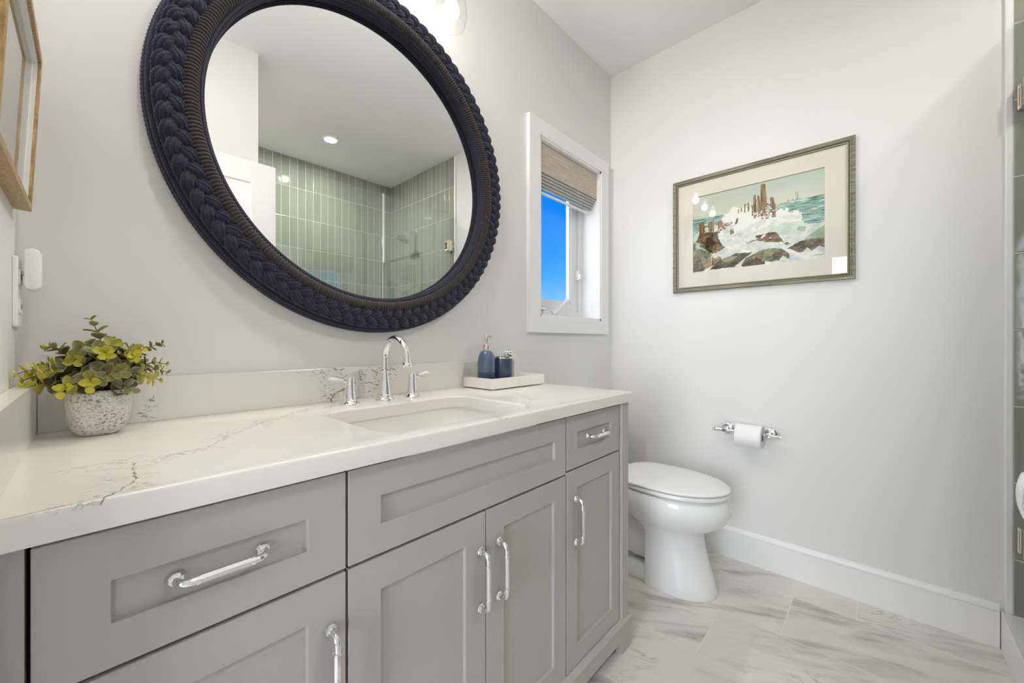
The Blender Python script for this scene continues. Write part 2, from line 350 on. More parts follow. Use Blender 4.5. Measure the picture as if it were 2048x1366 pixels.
# room door, swung open against the front wall
door = struct_empty('door_1', (0.30, -1.37, 0.012))
DX0, DX1, DYF, DYB = -0.085, 0.725, -1.352, -1.387
def shaker(mb, x0, x1, z0, z1, wins, yf, th, rec, sgn=-1, chamfer=0.0):
    """framed slab in the xz plane facing sgn*y; wins are the recessed panels, all of one column"""
    yb = yf-sgn*th; yr = yf-sgn*rec
    xi0, xi1 = wins[0][0], wins[0][1]
    zs = [z0]
    for w in sorted(wins, key=lambda w: w[2]): zs += [w[2], w[3]]
    zs.append(z1)
    Y = lambda pts, y: [(p[0], y, p[1]) for p in pts]
    q = lambda a, b, c, d, y: mb.add(Y([(a, c), (b, c), (b, d), (a, d)], y), [(0, 1, 2, 3)])
    for i in range(len(zs)-1):
        q(x0, xi0, zs[i], zs[i+1], yf); q(xi1, x1, zs[i], zs[i+1], yf)
        if i % 2 == 0: q(xi0, xi1, zs[i], zs[i+1], yf)
        else:
            c = chamfer; r0 = [(xi0, zs[i]), (xi1, zs[i]), (xi1, zs[i+1]), (xi0, zs[i+1])]
            r1 = [(xi0+c, zs[i]+c), (xi1-c, zs[i]+c), (xi1-c, zs[i+1]-c), (xi0+c, zs[i+1]-c)]
            mb.rings([Y(r0, yf), Y(r1, yr)], True, False, True, False)
    n = len(zs)
    for i in range(n-1):
        for x in (x0, x1): mb.add([(x, yf, zs[i]), (x, yf, zs[i+1]), (x, yb, zs[i+1]), (x, yb, zs[i])], [(0, 1, 2, 3)])
        q(x0, xi0, zs[i], zs[i+1], yb); q(xi0, xi1, zs[i], zs[i+1], yb); q(xi1, x1, zs[i], zs[i+1], yb)
    for z in (z0, z1):
        for a, b in ((x0, xi0), (xi0, xi1), (xi1, x1)): mb.add([(a, yf, z), (b, yf, z), (b, yb, z), (a, yb, z)], [(0, 1, 2, 3)])
mb = MB(); shaker(mb, DX0, DX1, 0.012, 2.072, [(DX0+0.12, DX1-0.12, 0.27, 0.92), (DX0+0.12, DX1-0.12, 1.05, 1.955)], DYF, 0.035, 0.008, +1, 0.006)
dslab = build('door_slab', mb, M['trim'], door, bevel=0.0015)
KX, KZ = 0.666, 0.915; KL = 0.75
mb = MB(); mb.lathe([(0.031, 0), (0.031, 0.004), (0.026, 0.008), (0.012, 0.010), (0.010, 0.024), (0.014, 0.027), (0.024, 0.032), (0.0275, 0.040), (0.0275, 0.046), (0.024, 0.053), (0.014, 0.057), (0, 0.058)], (KX, DYF, KZ), (0, 1, 0), 28)
mb.v = [(x, DYF+(y-DYF)*KL, z) for x, y, z in mb.v]
build('door_knob', mb, M['chrome'], door, label='chrome door knob')

# window
win = struct_empty('window_1', (1.755, 0, 1.12))
mb = MB()
ox0, ox1, oz0, oz1 = 1.390, 2.120, 1.121, 2.144
mb.box(ox0, wx0, -0.02, 0, oz0, oz1); mb.box(wx1, ox1, -0.02, 0, oz0, oz1); mb.box(wx0, wx1, -0.02, 0, oz0, wz0); mb.box(wx0, wx1, -0.02, 0, wz1, oz1)
build('window_casing', mb, M['trim'], win, fixn=False)
mb = MB(); j = 0.012
mb.box(wx0, wx0+j, -0.014, 0.105, wz0, wz1); mb.box(wx1-j, wx1, -0.014, 0.105, wz0, wz1); mb.box(wx0, wx1, -0.014, 0.105, wz0, wz0+j); mb.box(wx0, wx1, -0.014, 0.105, wz1-j, wz1)
build('window_jamb', mb, M['trim'], win, fixn=False)
def frame(mb, x0, x1, z0, z1, w, y0, y1):
    mb.box(x0, x0+w, y0, y1, z0, z1); mb.box(x1-w, x1, y0, y1, z0, z1); mb.box(x0+w, x1-w, y0, y1, z0, z0+w); mb.box(x0+w, x1-w, y0, y1, z1-w, z1)
vin = plain('window_vinyl', (0.80, 0.81, 0.82), 0.35)
mb = MB(); frame(mb, wx0, wx1, wz0, wz1, 0.050, 0.105, 0.155); build('window_frame', mb, vin, win, fixn=False)
mb = MB(); frame(mb, wx0+0.052, wx1-0.052, wz0+0.052-0.012, wz1-0.052, 0.062, 0.118, 0.15); frame(mb, wx0+0.112, wx1-0.112, wz0+0.100, wz1-0.112, 0.012, 0.124, 0.146)
build('window_sash', mb, vin, win, fixn=False)
mb = MB(); mb.box(wx0+0.12, wx1-0.12, 0.134, 0.138, wz0+0.108, wz1-0.12); build('window_pane', mb, M['pane'], win)
mb = MB(); mb.box(1.63, 1.70, 0.088, 0.106, 1.213, 1.243); mb.tube([(1.70, 0.085, 1.228), (1.735, 0.075, 1.245), (1.775, 0.070, 1.275), (1.797, 0.068, 1.293)], [0.014, 0.013, 0.011, 0.0095], 12)
mb.tube([(1.795, 0.068, 1.291), (1.815, 0.066, 1.307)], [0.0125, 0.0125], 14); build('crank_handle', mb, M['plastic'], win, bevel=0.001)
mb = MB(); mb.box(1.972, 1.986, 0.094, 0.118, 1.44, 1.50); mb.box(1.974, 1.984, 0.084, 0.096, 1.448, 1.475); build('window_latch', mb, M['plastic'], win, bevel=0.001)
mb = MB(); mb.box(1.56, 1.66, 0.096, 0.104, 1.247, 1.256); build('crank_track', mb, M['nickel'], win)

# ------------------------------------------------------------------ roman shade
def woven(name, c0, c1, c2):
    t = NT(name); p = t.obj()
    a = t.noise(t.mapping(p, (9, 9, 420)), 1.0, 3, 0.6); b = t.noise(t.mapping(p, (260, 260, 40)), 1.0, 2)
    col = t.mix(t.step(a, 0.35, 0.65), c0, c1); col = t.mix(t.math('MULTIPLY', t.step(b, 0.5, 0.7), 0.45), col, c2)
    wv = t.math('SINE', t.math('MULTIPLY', t.n('ShaderNodeSeparateXYZ').outputs[2], 1.0))
    s = t.n('ShaderNodeSeparateXYZ'); t.set(s.inputs[0], p)
    h = t.math('SINE', t.math('MULTIPLY', s.outputs[2], 1500.0))
    return t.done(t.bsdf(col, 0.85, spec=0.1, normal=t.bump(h, 0.35, 0.0008)))
M['woven'] = woven('woven_grass', (0.50, 0.43, 0.35), (0.66, 0.60, 0.52), (0.40, 0.34, 0.28))
M['woven2'] = woven('woven_grass_back', (0.46, 0.46, 0.47), (0.60, 0.60, 0.62), (0.36, 0.36, 0.37))
sh = thing('roman_shade', (1.755, 0.03, 1.85), 'woven beige roman shade gathered up at the top of the small window', 'shade')
sx0, sx1 = wx0+0.016, wx1-0.014
mb = MB(); mb.box(sx0, sx1, 0.006, 0.009, 1.910, 2.052); build('valance', mb, M['woven'], sh)
mb = MB(); mb.box(sx0, sx1, 0.010, 0.040, 2.030, 2.056); build('headrail', mb, M['plastic'], sh)
def fold(k):
    prof = []
    y0 = 0.016+0.0078*k; zb = 1.899-0.0125*k
    prof = [(y0, 1.95), (y0-0.001, zb+0.02), (y0-0.004, zb+0.006), (y0-0.002, zb), (y0+0.002, zb), (y0+0.004, zb+0.008), (y0+0.003, 1.95)]
    mb = MB(); mb.prism(prof, lambda y, z: (sx0+0.004, y, z), lambda y, z: (sx1-0.004, y, z)); return mb
for k in range(5): build('fold', fold(k), M['woven2'], sh)
mb = MB(); mb.box(sx0+0.004, sx1-0.004, 0.046, 0.058, 1.828, 1.838); build('bottom_bar', mb, M['plastic'], sh)

# ------------------------------------------------------------------ vanity
YD = -0.545
van = thing('vanity_cabinet', (0.62, -0.28, 0), 'grey shaker bathroom vanity cabinet with chrome pulls under the white countertop', 'cabinet')
CX0, CX1 = XL+0.002, 1.295
mb = MB(); mb.box(CX0, CX0+0.02, -0.519, -0.002, 0.102, 0.864); mb.box(CX1-0.02, CX1, -0.519, -0.002, 0.102, 0.864); mb.box(CX0+0.02, CX1-0.02, -0.519, -0.014, 0.102, 0.122)
mb.box(CX0+0.02, CX1-0.02, -0.014, -0.002, 0.102, 0.864)
build('carcass', mb, M['cab'], van)
mb = MB(); mb.box(CX0, -0.047, -0.544, -0.519, 0.102, 0.864); build('filler_strip', mb, M['cab'], van, bevel=0.001)
mb = MB(); mb.box(1.256, 1.303, -0.553, -0.495, 0.111, 0.864); build('corner_post', mb, M['cab'], van, bevel=0.0015)
# near-black sheet that puts shade into the gaps between the fronts
mb = MB(); mb.box(-0.047, 1.256, -0.5215, -0.519, 0.104, 0.862); build('shade_sheet', mb, M['dark'], van)
# base moulding with arched foot cut-outs
def base_poly():
    x0, x1, fl, r, zo, zt = CX0, 1.315, 0.07, 0.03, 0.048, 0.098
    pts = [(x0, 0), (x0+fl, 0)]
    pts += [(x0+fl+r-r*math.cos(a), zo-r+r*math.sin(a)) for a in np.linspace(0, PI/2, 7)]
    pts += [(x1-fl-r+r*math.sin(a), zo-r+r*math.cos(a)) for a in np.linspace(0, PI/2, 7)]
    pts += [(x1-fl, 0), (x1, 0), (x1, zt), (x0, zt)]
    return pts
mb = MB(); mb.prism(base_poly(), lambda x, z: (x, -0.559, z), lambda x, z: (x, -0.535, z))
mb.prism([(-0.559, 0.098), (-0.547, 0.112), (-0.50, 0.112), (-0.50, 0.098)], lambda y, z: (CX0, y, z), lambda y, z: (1.315, y, z))
mb.prism([(-0.535, 0), (-0.47, 0), (-0.47, 0.03), (-0.43, 0.05), (-0.06, 0.05), (-0.06, 0), (-0.004, 0), (-0.004, 0.11), (-0.535, 0.11)], lambda y, z: (1.293, y, z), lambda y, z: (1.315, y, z))
build('base_moulding', mb, M['cab'], van)
def pull(c, L, vertical, yf):
    """bar pull: octagonal rosettes, round bends, thicker faceted grip"""
    cx, cz = c; ax = Vector((0, 0, 1)) if vertical else Vector((1, 0, 0)); out = Vector((0, -1, 0)); c = Vector((cx, yf, cz))
    mb = MB(); h = L/2; pr = 0.027; br = 0.014
    for s in (-1, 1):
        mb.lathe([(0.0105, 0), (0.0105, 0.0035), (0.0085, 0.006), (0.0055, 0.0065)], c+ax*s*h, out, 8, smooth=False, ph=PI/8)
    pts = [c-ax*h+out*0.003]
    pts += [c-ax*(h-br+br*math.cos(a))+out*(pr-br+br*math.sin(a)) for a in np.linspace(0, PI/2, 9)]
    pts += [c+ax*(h-br+br*math.sin(a))+out*(pr-br+br*math.cos(a)) for a in np.linspace(0, PI/2, 9)]
    pts += [c+ax*h+out*0.003]
    mb.tube(pts, 0.0052, 14)
    g = h*0.60
    for s in (-1, 1): mb.tube([c+out*pr+ax*s*(g-0.001), c+out*pr+ax*s*(g+0.003)], [0.0068, 0.0068], 16)
    mb.tube([c+out*pr-ax*g, c+out*pr+ax*g], [0.0064, 0.0064], 8, smooth=False, ph=PI/8)
    return mb
RECS = 0.008
def front(name, x0, x1, z0, z1, win, hc=None, L=0.096, vert=False):
    mb = MB(); shaker(mb, x0, x1, z0, z1, [win], YD, 0.021, RECS)
    o = build(name, mb, M['cab'], van, bevel=0.0013)
    if hc: build('handle', pull(hc, L, vert, YD+(0 if vert else RECS)), M['chrome'], o, angle=30, label='chrome bar handle')
    return o
front('drawer', -0.043, 0.2935, 0.695, 0.857, (0.017, 0.233, 0.747, 0.797), (0.124, 0.772), 0.098)
front('door', -0.043, 0.2935, 0.106, 0.6895, (0.017, 0.233, 0.171, 0.630), (0.268, 0.5415), 0.128, True)
front('false_front', 0.298, 0.9315, 0.695, 0.857, (0.358, 0.879, 0.748, 0.799))
front('door', 0.298, 0.6155, 0.106, 0.6895, (0.358, 0.556, 0.171, 0.630), (0.5985, 0.5415), 0.128, True)
front('door', 0.6185, 0.9315, 0.106, 0.6895, (0.676, 0.875, 0.171, 0.633), (0.657, 0.542), 0.128, True)
front('drawer', 0.936, 1.2515, 0.702, 0.857, (0.991, 1.195, 0.756, 0.807), (1.104, 0.783), 0.096)
front('door', 0.936, 1.2515, 0.114, 0.697, (0.990, 1.197, 0.173, 0.642), (0.978, 0.548), 0.128, True)

# ------------------------------------------------------------------ countertop with the sink opening
SX0, SX1, SY0, SY1 = 0.385, 0.829, -0.522, -0.190
YF, ZT, ZB = -0.565, 0.900, 0.866
TX0, TX1 = XL+0.001, 1.305
def slab():
    bm = bmesh.new()
    hole = rrect(SX0, SX1, SY0, SY1, 0.055, 8)
    outer = [(TX1, -0.001), (TX0, -0.001), (TX0, YF), (TX1, YF)]
    rr = []
    for z in (ZT, ZB):
        a = [bm.verts.new((x, y, z)) for x, y in outer]; b = [bm.verts.new((x, y, z)) for x, y in hole]
        ea = [bm.edges.new((a[i], a[(i+1) % 4])) for i in range(4)]; eb = [bm.edges.new((b[i], b[(i+1) % len(b)])) for i in range(len(b))]
        bmesh.ops.triangle_fill(bm, use_beauty=True, use_dissolve=False, edges=ea+eb)
        rr.append((a, b))
    for k in (0, 1):
        t, u = rr[0][k], rr[1][k]
        for i in range(len(t)): bm.faces.new((t[i], t[(i+1) % len(t)], u[(i+1) % len(t)], u[i]))
    bmesh.ops.recalc_face_normals(bm, faces=bm.faces)
    ed = [e for e in bm.edges if len(e.link_faces) == 2 and e.calc_face_angle() > 1.0 and abs(e.verts[0].co.z-e.verts[1].co.z) < 1e-6 and e.verts[0].co.z > 0.88
          and not (e.verts[0].co.y > -0.01 and e.verts[1].co.y > -0.01) and not (e.verts[0].co.x < TX0+0.01 and e.verts[1].co.x < TX0+0.01)]
    bmesh.ops.bevel(bm, geom=ed, offset=0.006, segments=4, profile=0.5, affect='EDGES')
    for f in bm.faces: f.smooth = True
    me = bpy.data.meshes.new('countertop'); bm.to_mesh(me); bm.free(); me.materials.append(M['quartz']); me.set_sharp_from_angle(angle=math.radians(30))
    o = bpy.data.objects.new('countertop', me); COL.objects.link(o)
    return tag(o, 'white quartz countertop with grey veins on the grey vanity cabinet', 'countertop')
slab()
mb = MB(); mb.box(XL+0.024, 1.297, -0.020, -0.001, ZT, 0.998); tag(build('backsplash', mb, M['quartz_splash'], bevel=0.0012), 'long white quartz backsplash with dark veins along the back of the countertop', 'backsplash')
mb = MB(); mb.box(XL+0.001, XL+0.0235, -0.560, -0.001, ZT, 0.998); tag(build('side_splash', mb, M['quartz_side'], bevel=0.0012), 'short plain quartz side splash at the left end of the countertop', 'side splash')

# sink
sk = thing('sink', (0.607, -0.355, 0.73), 'white rectangular undermount sink set into the quartz countertop', 'sink')
mb = MB(); rs = []
def sk_ring(ins, z, r): return [(x, y, z) for x, y in rrect(SX0+ins, SX1-ins, SY0+ins, SY1-ins, r, 8)]
inner = [(-0.006, ZB-0.001, 0.058), (-0.006, ZB-0.010, 0.058), (0.004, 0.80, 0.06), (0.016, 0.765, 0.062), (0.040, 0.745, 0.065), (0.075, 0.738, 0.055), (0.130, 0.735, 0.03)]
rs = [sk_ring(*q) for q in inner]
outer_ = [(-0.022, ZB-0.001, 0.07), (-0.022, ZB-0.014, 0.07), (-0.008, 0.79, 0.07), (0.03, 0.728, 0.07), (0.130, 0.722, 0.03)]
ro = [sk_ring(*q) for q in outer_]
mb.rings(ro[::-1]+rs, True, True, True, True)
build('basin', mb, plain('basin_china', (0.85, 0.835, 0.81), 0.09, spec=0.6), sk, angle=50)
mb = MB(); mb.lathe([(0.0, 0.006), (0.012, 0.006), (0.016, 0.004), (0.0225, 0.003), (0.024, 0.0)], (0.607, -0.34, 0.735), (0, 0, 1), 24); build('drain', mb, M['chrome'], sk)

# ------------------------------------------------------------------ faucet
FX, FY = 0.607, -0.109
fc = thing('faucet', (FX, FY, ZT), 'chrome gooseneck faucet with two lever handles behind the sink', 'faucet')
mb = MB(); mb.lathe([(0.0275, 0), (0.0275, 0.003), (0.026, 0.006), (0.0225, 0.010), (0.0215, 0.013), (0.0215, 0.017), (0.0195, 0.019), (0.0185, 0.026), (0.0165, 0.045), (0.0135, 0.064), (0.0115, 0.078), (0.0108, 0.085)], (FX, FY, ZT), n=36)
build('spout_base', mb, M['chrome'], fc)
mb = MB(); mb.lathe([(0.0108, 0.083), (0.0138, 0.085), (0.0145, 0.088), (0.0138, 0.091), (0.0112, 0.093)], (FX, FY, ZT), n=36); build('collar', mb, M['chrome'], fc)
R_ = 0.0610; zc = 1.0235
pts = [(FX, FY, 0.990), (FX, FY, 1.006)]+[(FX, FY-R_+R_*math.cos(a), zc+R_*math.sin(a)) for a in np.linspace(0, PI*1.0, 26)]
pts += [(FX, FY-2*R_-0.0006, zc-0.006)]
mb = MB(); mb.tube(pts, [0.0102]*len(pts), 24, up=(1, 0, 0)); build('spout', mb, M['chrome'], fc)
ex, ey, ez = FX, FY-2*R_-0.0006, zc-0.004
mb = MB(); mb.lathe([(0.0104, 0.004), (0.0108, 0.000), (0.0118, -0.004), (0.0132, -0.0055), (0.0142, -0.008), (0.0142, -0.011), (0.0128, -0.0135), (0.0100, -0.014), (0.009, -0.011)], (ex, ey, ez), n=32); build('spout_tip', mb, M['chrome'], fc)
lever_mat = plain('clear_lever', (0.90, 0.91, 0.92), 0.05, 0.0, spec=0.8, Transmission_Weight=0.25, IOR=1.45)
def handle(x, s, side, lab):
    c = (x, -0.110, ZT)
    mb = MB(); mb.lathe([(0.0280, 0), (0.0280, 0.003), (0.0265, 0.005), (0.0215, 0.008), (0.0190, 0.011), (0.0162, 0.018), (0.0142, 0.030), (0.0128, 0.045), (0.0122, 0.056), (0.0126, 0.0565), (0.0126, 0.0585), (0.0120, 0.059), (0.0120, 0.072), (0.0105, 0.0755), (0, 0.076)], c, n=32)
    h = build('handle', mb, M['chrome'], fc, label=lab)
    d = Vector((s*0.985, -0.06, 0.10)).normalized(); o = Vector((x, -0.110, ZT+0.065))
    mb = MB(); mb.tube([o+d*0.004, o+d*0.016, o+d*0.022], [0.0060, 0.0052, 0.0058], 16); build('lever_root', mb, M['chrome'], h)
    mb = MB(); mb.tube([o+d*q for q in (0.021, 0.026, 0.034, 0.044, 0.054, 0.060, 0.064, 0.066)], [0.0050, 0.0048, 0.0062, 0.0088, 0.0098, 0.0085, 0.0055, 0.001], 20); build('lever', mb, lever_mat, h, label='clear acrylic lever end')
handle(0.500, -1, 'left', 'chrome handle on the side towards the plant')
handle(0.702, 1, 'right', 'chrome handle on the side towards the tray')

# ------------------------------------------------------------------ tray and what stands on it
TRX0, TRX1, TRY0, TRY1, TRZ = 0.981, 1.286, -0.190, -0.030, 0.904
mb = MB(); rr_ = lambda ins, z: [(x, y, z) for x, y in rrect(TRX0+ins, TRX1-ins, TRY0+ins, TRY1-ins, 0.004, 2)]
mb.rings([rr_(0.001, TRZ), rr_(0, TRZ+0.001), rr_(0, TRZ+0.0365), rr_(0.001, TRZ+0.0375), rr_(0.008, TRZ+0.0375), rr_(0.009, TRZ+0.0365), rr_(0.009, TRZ+0.009)], True, True, True, False)
tr = thing('tray', (1.1335, -0.11, ZT), 'white marble tray at the right end of the countertop', 'tray')
build('tray_body', mb, M['tray_marble'], tr)
for x in (TRX0+0.02, TRX1-0.02):
    for y in (TRY0+0.015, TRY1-0.015):
        mb = MB(); mb.lathe([(0.007, 0), (0.008, 0.004)], (x, y, ZT), n=12); build('foot', mb, M['plastic'], tr)
ZI = TRZ+0.009
t = NT('frosted_blue_glass'); p = t.obj(); s = t.n('ShaderNodeSeparateXYZ'); t.set(s.inputs[0], p)
col = t.mix(t.step(s.outputs[2], 0.0495, 0.0505), (0.022, 0.040, 0.095), (0.085, 0.125, 0.195))
M['bluebottle'] = t.done(t.bsdf(col, 0.32, spec=0.6, Coat_Weight=0.3))
M['bluecup'] = plain('blue_glass', (0.035, 0.062, 0.105), 0.28, spec=0.6, Coat_Weight=0.3)
BX, BY = 1.021, -0.118
sd = thing('soap_dispenser', (BX, BY, ZI), 'frosted blue soap dispenser with silver pump on the marble tray', 'soap dispenser')
mb = MB(); mb.lathe([(0.029, 0), (0.0325, 0.002), (0.0335, 0.005), (0.0335, 0.080)]+[(0.0125+0.021*math.cos(a), 0.080+0.050*math.sin(a)) for a in np.linspace(0.1, PI/2, 14)], (BX, BY, ZI), n=40); build('bottle', mb, M['bluebottle'], sd)
mb = MB(); mb.lathe([(0.0135, 0.128), (0.0142, 0.129), (0.0142, 0.150), (0.0135, 0.151), (0.006, 0.1515)], (BX, BY, ZI), n=32); build('collar', mb, M['nickel'], sd)
mb = MB(); mb.lathe([(0.0045, 0.150), (0.0045, 0.160), (0.0058, 0.168), (0.0070, 0.180), (0.0066, 0.187), (0.004, 0.190), (0, 0.1905)], (BX, BY, ZI), n=24)
mb.tube([(BX, BY, ZI+0.184), (BX+0.010, BY-0.002, ZI+0.185), (BX+0.021, BY-0.004, ZI+0.182)], [0.0045, 0.0038, 0.0030], 12); build('pump', mb, M['nickel'], sd)
UX, UY = 1.110, -0.115
tb = thing('tumbler', (UX, UY, ZI), 'dark blue tumbler with silver rim, on the tray beside the soap dispenser', 'tumbler')
mb = MB(); mb.lathe([(0.036, 0), (0.040, 0.002), (0.041, 0.005), (0.041, 0.100), (0.038, 0.100), (0.038, 0.010), (0, 0.008)], (UX, UY, ZI), n=44); build('cup', mb, M['bluecup'], tb)
mb = MB(); mb.lathe([(0.0415, 0.0975), (0.0418, 0.099), (0.0418, 0.104), (0.0405, 0.105), (0.0376, 0.104), (0.0376, 0.0985)], (UX, UY, ZI), n=44, cap0=False, cap1=False); build('rim', mb, M['nickel'], tb)
JX, JY = 1.193, -0.070
jr = thing('bottle', (JX, JY, ZI), 'small ribbed clear glass bottle with speckled ball stopper behind the tumbler', 'bottle')
pr = []
for k in range(19):
    z = 0.004+k*0.0044; pr += [(0.0235, z), (0.0255, z+0.0022)]
M['ribglass'] = plain('ribbed_glass', (0.80, 0.80, 0.77), 0.08, spec=0.7, Transmission_Weight=0.6, IOR=1.3)
mb = MB(); mb.lathe([(0.023, 0)]+pr+[(0.022, 0.089), (0.014, 0.093), (0.011, 0.095)], (JX, JY, ZI), n=32); build('ribbed_body', mb, M['ribglass'], jr)
t = NT('speckled_ball'); p = t.obj(); vo = t.n('ShaderNodeTexVoronoi'); t.set(vo.inputs['Vector'], p); vo.inputs['Scale'].default_value = 110
col = t.mix(t.step(t.noise(p, 150, 3), 0.53, 0.57), (0.80, 0.82, 0.84), (0.03, 0.03, 0.04)); M['speckle'] = t.done(t.bsdf(col, 0.35))
mb = MB(); mb.lathe([(max(0.0005, 0.0195*math.sin(a)), 0.112-0.0195*math.cos(a)) for a in np.linspace(0.35, PI, 14)], (JX, JY, ZI), n=24); build('ball_stopper', mb, M['speckle'], jr, label='black and white speckled ball')

# ------------------------------------------------------------------ round rope mirror
MX, MZ = 0.625, 1.656
mr = thing('mirror', (MX, 0, MZ), 'large round wall mirror in a wide braided navy rope frame', 'mirror')
def rope_mat(name, c0, c1):
    t = NT(name); p = t.obj(); f = t.noise(p, 34, 3); fz = t.noise(p, 900, 2, 0.7); st = t.noise(p, 260, 3, 0.7)
    col = t.mix(f, c0, c1); col = t.mix(t.math('MULTIPLY', t.step(st, 0.5, 0.8), 0.35), col, tuple(min(1, x*1.7) for x in c1))
    return t.done(t.bsdf(col, 0.85, spec=0.15, normal=t.bump(t.math('ADD', fz, st), 0.6, 0.0015), Sheen_Weight=0.25, Sheen_Roughness=0.5))
M['navy'] = rope_mat('navy_cotton_rope', (0.020, 0.021, 0.045), (0.038, 0.038, 0.068))
M['brownrope'] = rope_mat('dark_brown_cord', (0.034, 0.029, 0.030), (0.070, 0.059, 0.057))
def np_mesh(name, V, Q, mat, parent):
    off = root_loc(parent); V = V-np.array(off)
    me = bpy.data.meshes.new(name); me.vertices.add(len(V)); me.vertices.foreach_set('co', V.astype(np.float32).ravel())
    me.loops.add(Q.size); me.loops.foreach_set('vertex_index', Q.astype(np.int32).ravel())
    me.polygons.add(len(Q)); me.polygons.foreach_set('loop_start', np.arange(0, Q.size, 4, dtype=np.int32)); me.polygons.foreach_set('loop_total', np.full(len(Q), 4, dtype=np.int32))
    me.polygons.foreach_set('use_smooth', np.ones(len(Q), dtype=bool)); me.update(calc_edges=True); me.validate()
    me.materials.append(mat); o = bpy.data.objects.new(name, me); COL.objects.link(o); o.parent = parent; return o
def sweep(Cn, N, B, RAD):
    S, m = RAD.shape; ph = np.linspace(0, 2*PI, m, endpoint=False)
    V = Cn[:, None, :]+RAD[:, :, None]*(np.cos(ph)[None, :, None]*N[:, None, :]+np.sin(ph)[None, :, None]*B[:, None, :])
    i = np.arange(S)[:, None]; j = np.arange(m)[None, :]; i2 = (i+1) % S; j2 = (j+1) % m
    Q = np.stack([i*m+j, i2*m+j, i2*m+j2, i*m+j2], -1).reshape(-1, 4)
    return V.reshape(-1, 3), Q
def ringframe(S):
    th = np.linspace(0, 2*PI, S, endpoint=False); er = np.stack([np.cos(th), 0*th, np.sin(th)], 1); eh = np.tile([0., -1., 0.], (S, 1)); et = np.stack([-np.sin(th), 0*th, np.cos(th)], 1)
    return th, er, eh, et
CM = np.array([MX, 0, MZ])
def twist_rad(th, turns, m, R, amp=0.24, lobes=3, ph0=0.0):
    ph = np.linspace(0, 2*PI, m, endpoint=False)[None, :]
    return R*((1-amp)+amp*np.abs(np.cos(lobes/2*(ph-turns*th[:, None]+ph0)))**0.8)
def thin_rope(r, h, R, turns):
    S = turns*16; th, er, eh, et = ringframe(S)
    V, Q = sweep(CM+er*r+eh*h, er, eh, twist_rad(th, turns, 15, R)); np_mesh('rope', V, Q, M['navy'], mr)
for r, h, R, tn in ((0.5440, 0.0075, 0.0068, 118), (0.5435, 0.0200, 0.0066, 121), (0.5395, 0.0320, 0.0064, 119), (0.5310, 0.0415, 0.0060, 122),
                    (0.4500, 0.0455, 0.0048, 128), (0.4455, 0.0385, 0.0048, 131), (0.4445, 0.0300, 0.0046, 127), (0.4450, 0.0215, 0.0046, 130)):
    thin_rope(r, h, R, tn)
# tightly wrapped cord
S = 344*11; th, er, eh, et = ringframe(S); m = 18; ph = np.linspace(0, 2*PI, m, endpoint=False)[None, :]
RAD = 0.0172*(0.70+0.30*np.abs(np.sin(172*th[:, None]+1.0*np.sin(ph)))**0.55)
V, Q = sweep(CM+er*0.4690+eh*0.0480, er, eh, RAD); np_mesh('wrapped_cord', V, Q, M['brownrope'], mr)
# three-strand plait, each strand a bundle of five cords
Vs, Qs, nb = [], [], 0; S = 29*72
th, er, eh, et = ringframe(S)
for k in range(3):
    f = 29*th+2*PI*k/3
    a = 0.0155*np.sin(f); b = 0.0072*np.sin(2*f)
    c0 = CM+er*(0.5065+a)[:, None]+eh*(0.0545+b)[:, None]
    T = np.roll(c0, -1, 0)-np.roll(c0, 1, 0); T /= np.linalg.norm(T, axis=1)[:, None]
    lat = np.cross(T, eh); lat /= np.linalg.norm(lat, axis=1)[:, None]; up = np.cross(lat, T)
    for j in (-1.5, -0.5, 0.5, 1.5):
        c1 = c0+lat*(j*0.0074)-up*(0.0022*j*j)
        V, Q = sweep(c1, lat, up, twist_rad(th, int(218+8*j), 12, 0.0054, 0.34, 3, j))
        Vs.append(V); Qs.append(Q+nb); nb += len(V)
np_mesh('braid', np.concatenate(Vs), np.concatenate(Qs), M['navy'], mr)
def ringband(mb, prof, n=128):
    rs = [[(MX+r*math.cos(2*PI*i/n), -h, MZ+r*math.sin(2*PI*i/n)) for i in range(n)] for r, h in prof]
    rs.append(rs[0]); mb.rings(rs, True, False, False, True)
mb = MB(); ringband(mb, [(0.442, 0.003), (0.542, 0.003), (0.540, 0.022), (0.530, 0.040), (0.495, 0.045), (0.455, 0.040), (0.444, 0.030)]); build('frame_core', mb, plain('core_black', (0.02, 0.02, 0.03), 0.9), mr)
mb = MB(); mb.lathe([(0.452, 0.003), (0.452, 0.0135), (0.449, 0.0140), (0, 0.0140)], (MX, 0, MZ), (0, -1, 0), 128, smooth=False); build('mirror_glass', mb, M['mirror'], mr)

# ------------------------------------------------------------------ vanity light above the mirror
vl = thing('vanity_light', (0.65, 0, 2.40), 'chrome three-bulb vanity light with clear glass shades above the round mirror', 'wall light')
LY_, LZ = -0.085, 2.208
mb = MB(); mb.prism(rrect(0.53, 0.77, 2.40, 2.51, 0.01, 3), lambda x, z: (x, -0.001, z), lambda x, z: (x, -0.018, z)); build('back_plate', mb, M['chrome'], vl, bevel=0.001)
mb = MB(); mb.tube([(0.39, -0.050, 2.455), (0.91, -0.050, 2.455)], 0.009, 16); mb.tube([(0.65, -0.017, 2.455), (0.65, -0.050, 2.455)], 0.010, 16); build('bar', mb, M['chrome'], vl)
t = NT('lit_bulb'); e_ = t.n('ShaderNodeEmission'); t.set(e_.inputs[0], (1.0, 0.93, 0.82)); e_.inputs[1].default_value = BULB
tr_ = t.n('ShaderNodeBsdfTransparent'); ad = t.n('ShaderNodeAddShader'); t.t.links.new(e_.outputs[0], ad.inputs[0]); t.t.links.new(tr_.outputs[0], ad.inputs[1]); M['bulb'] = t.done(ad)
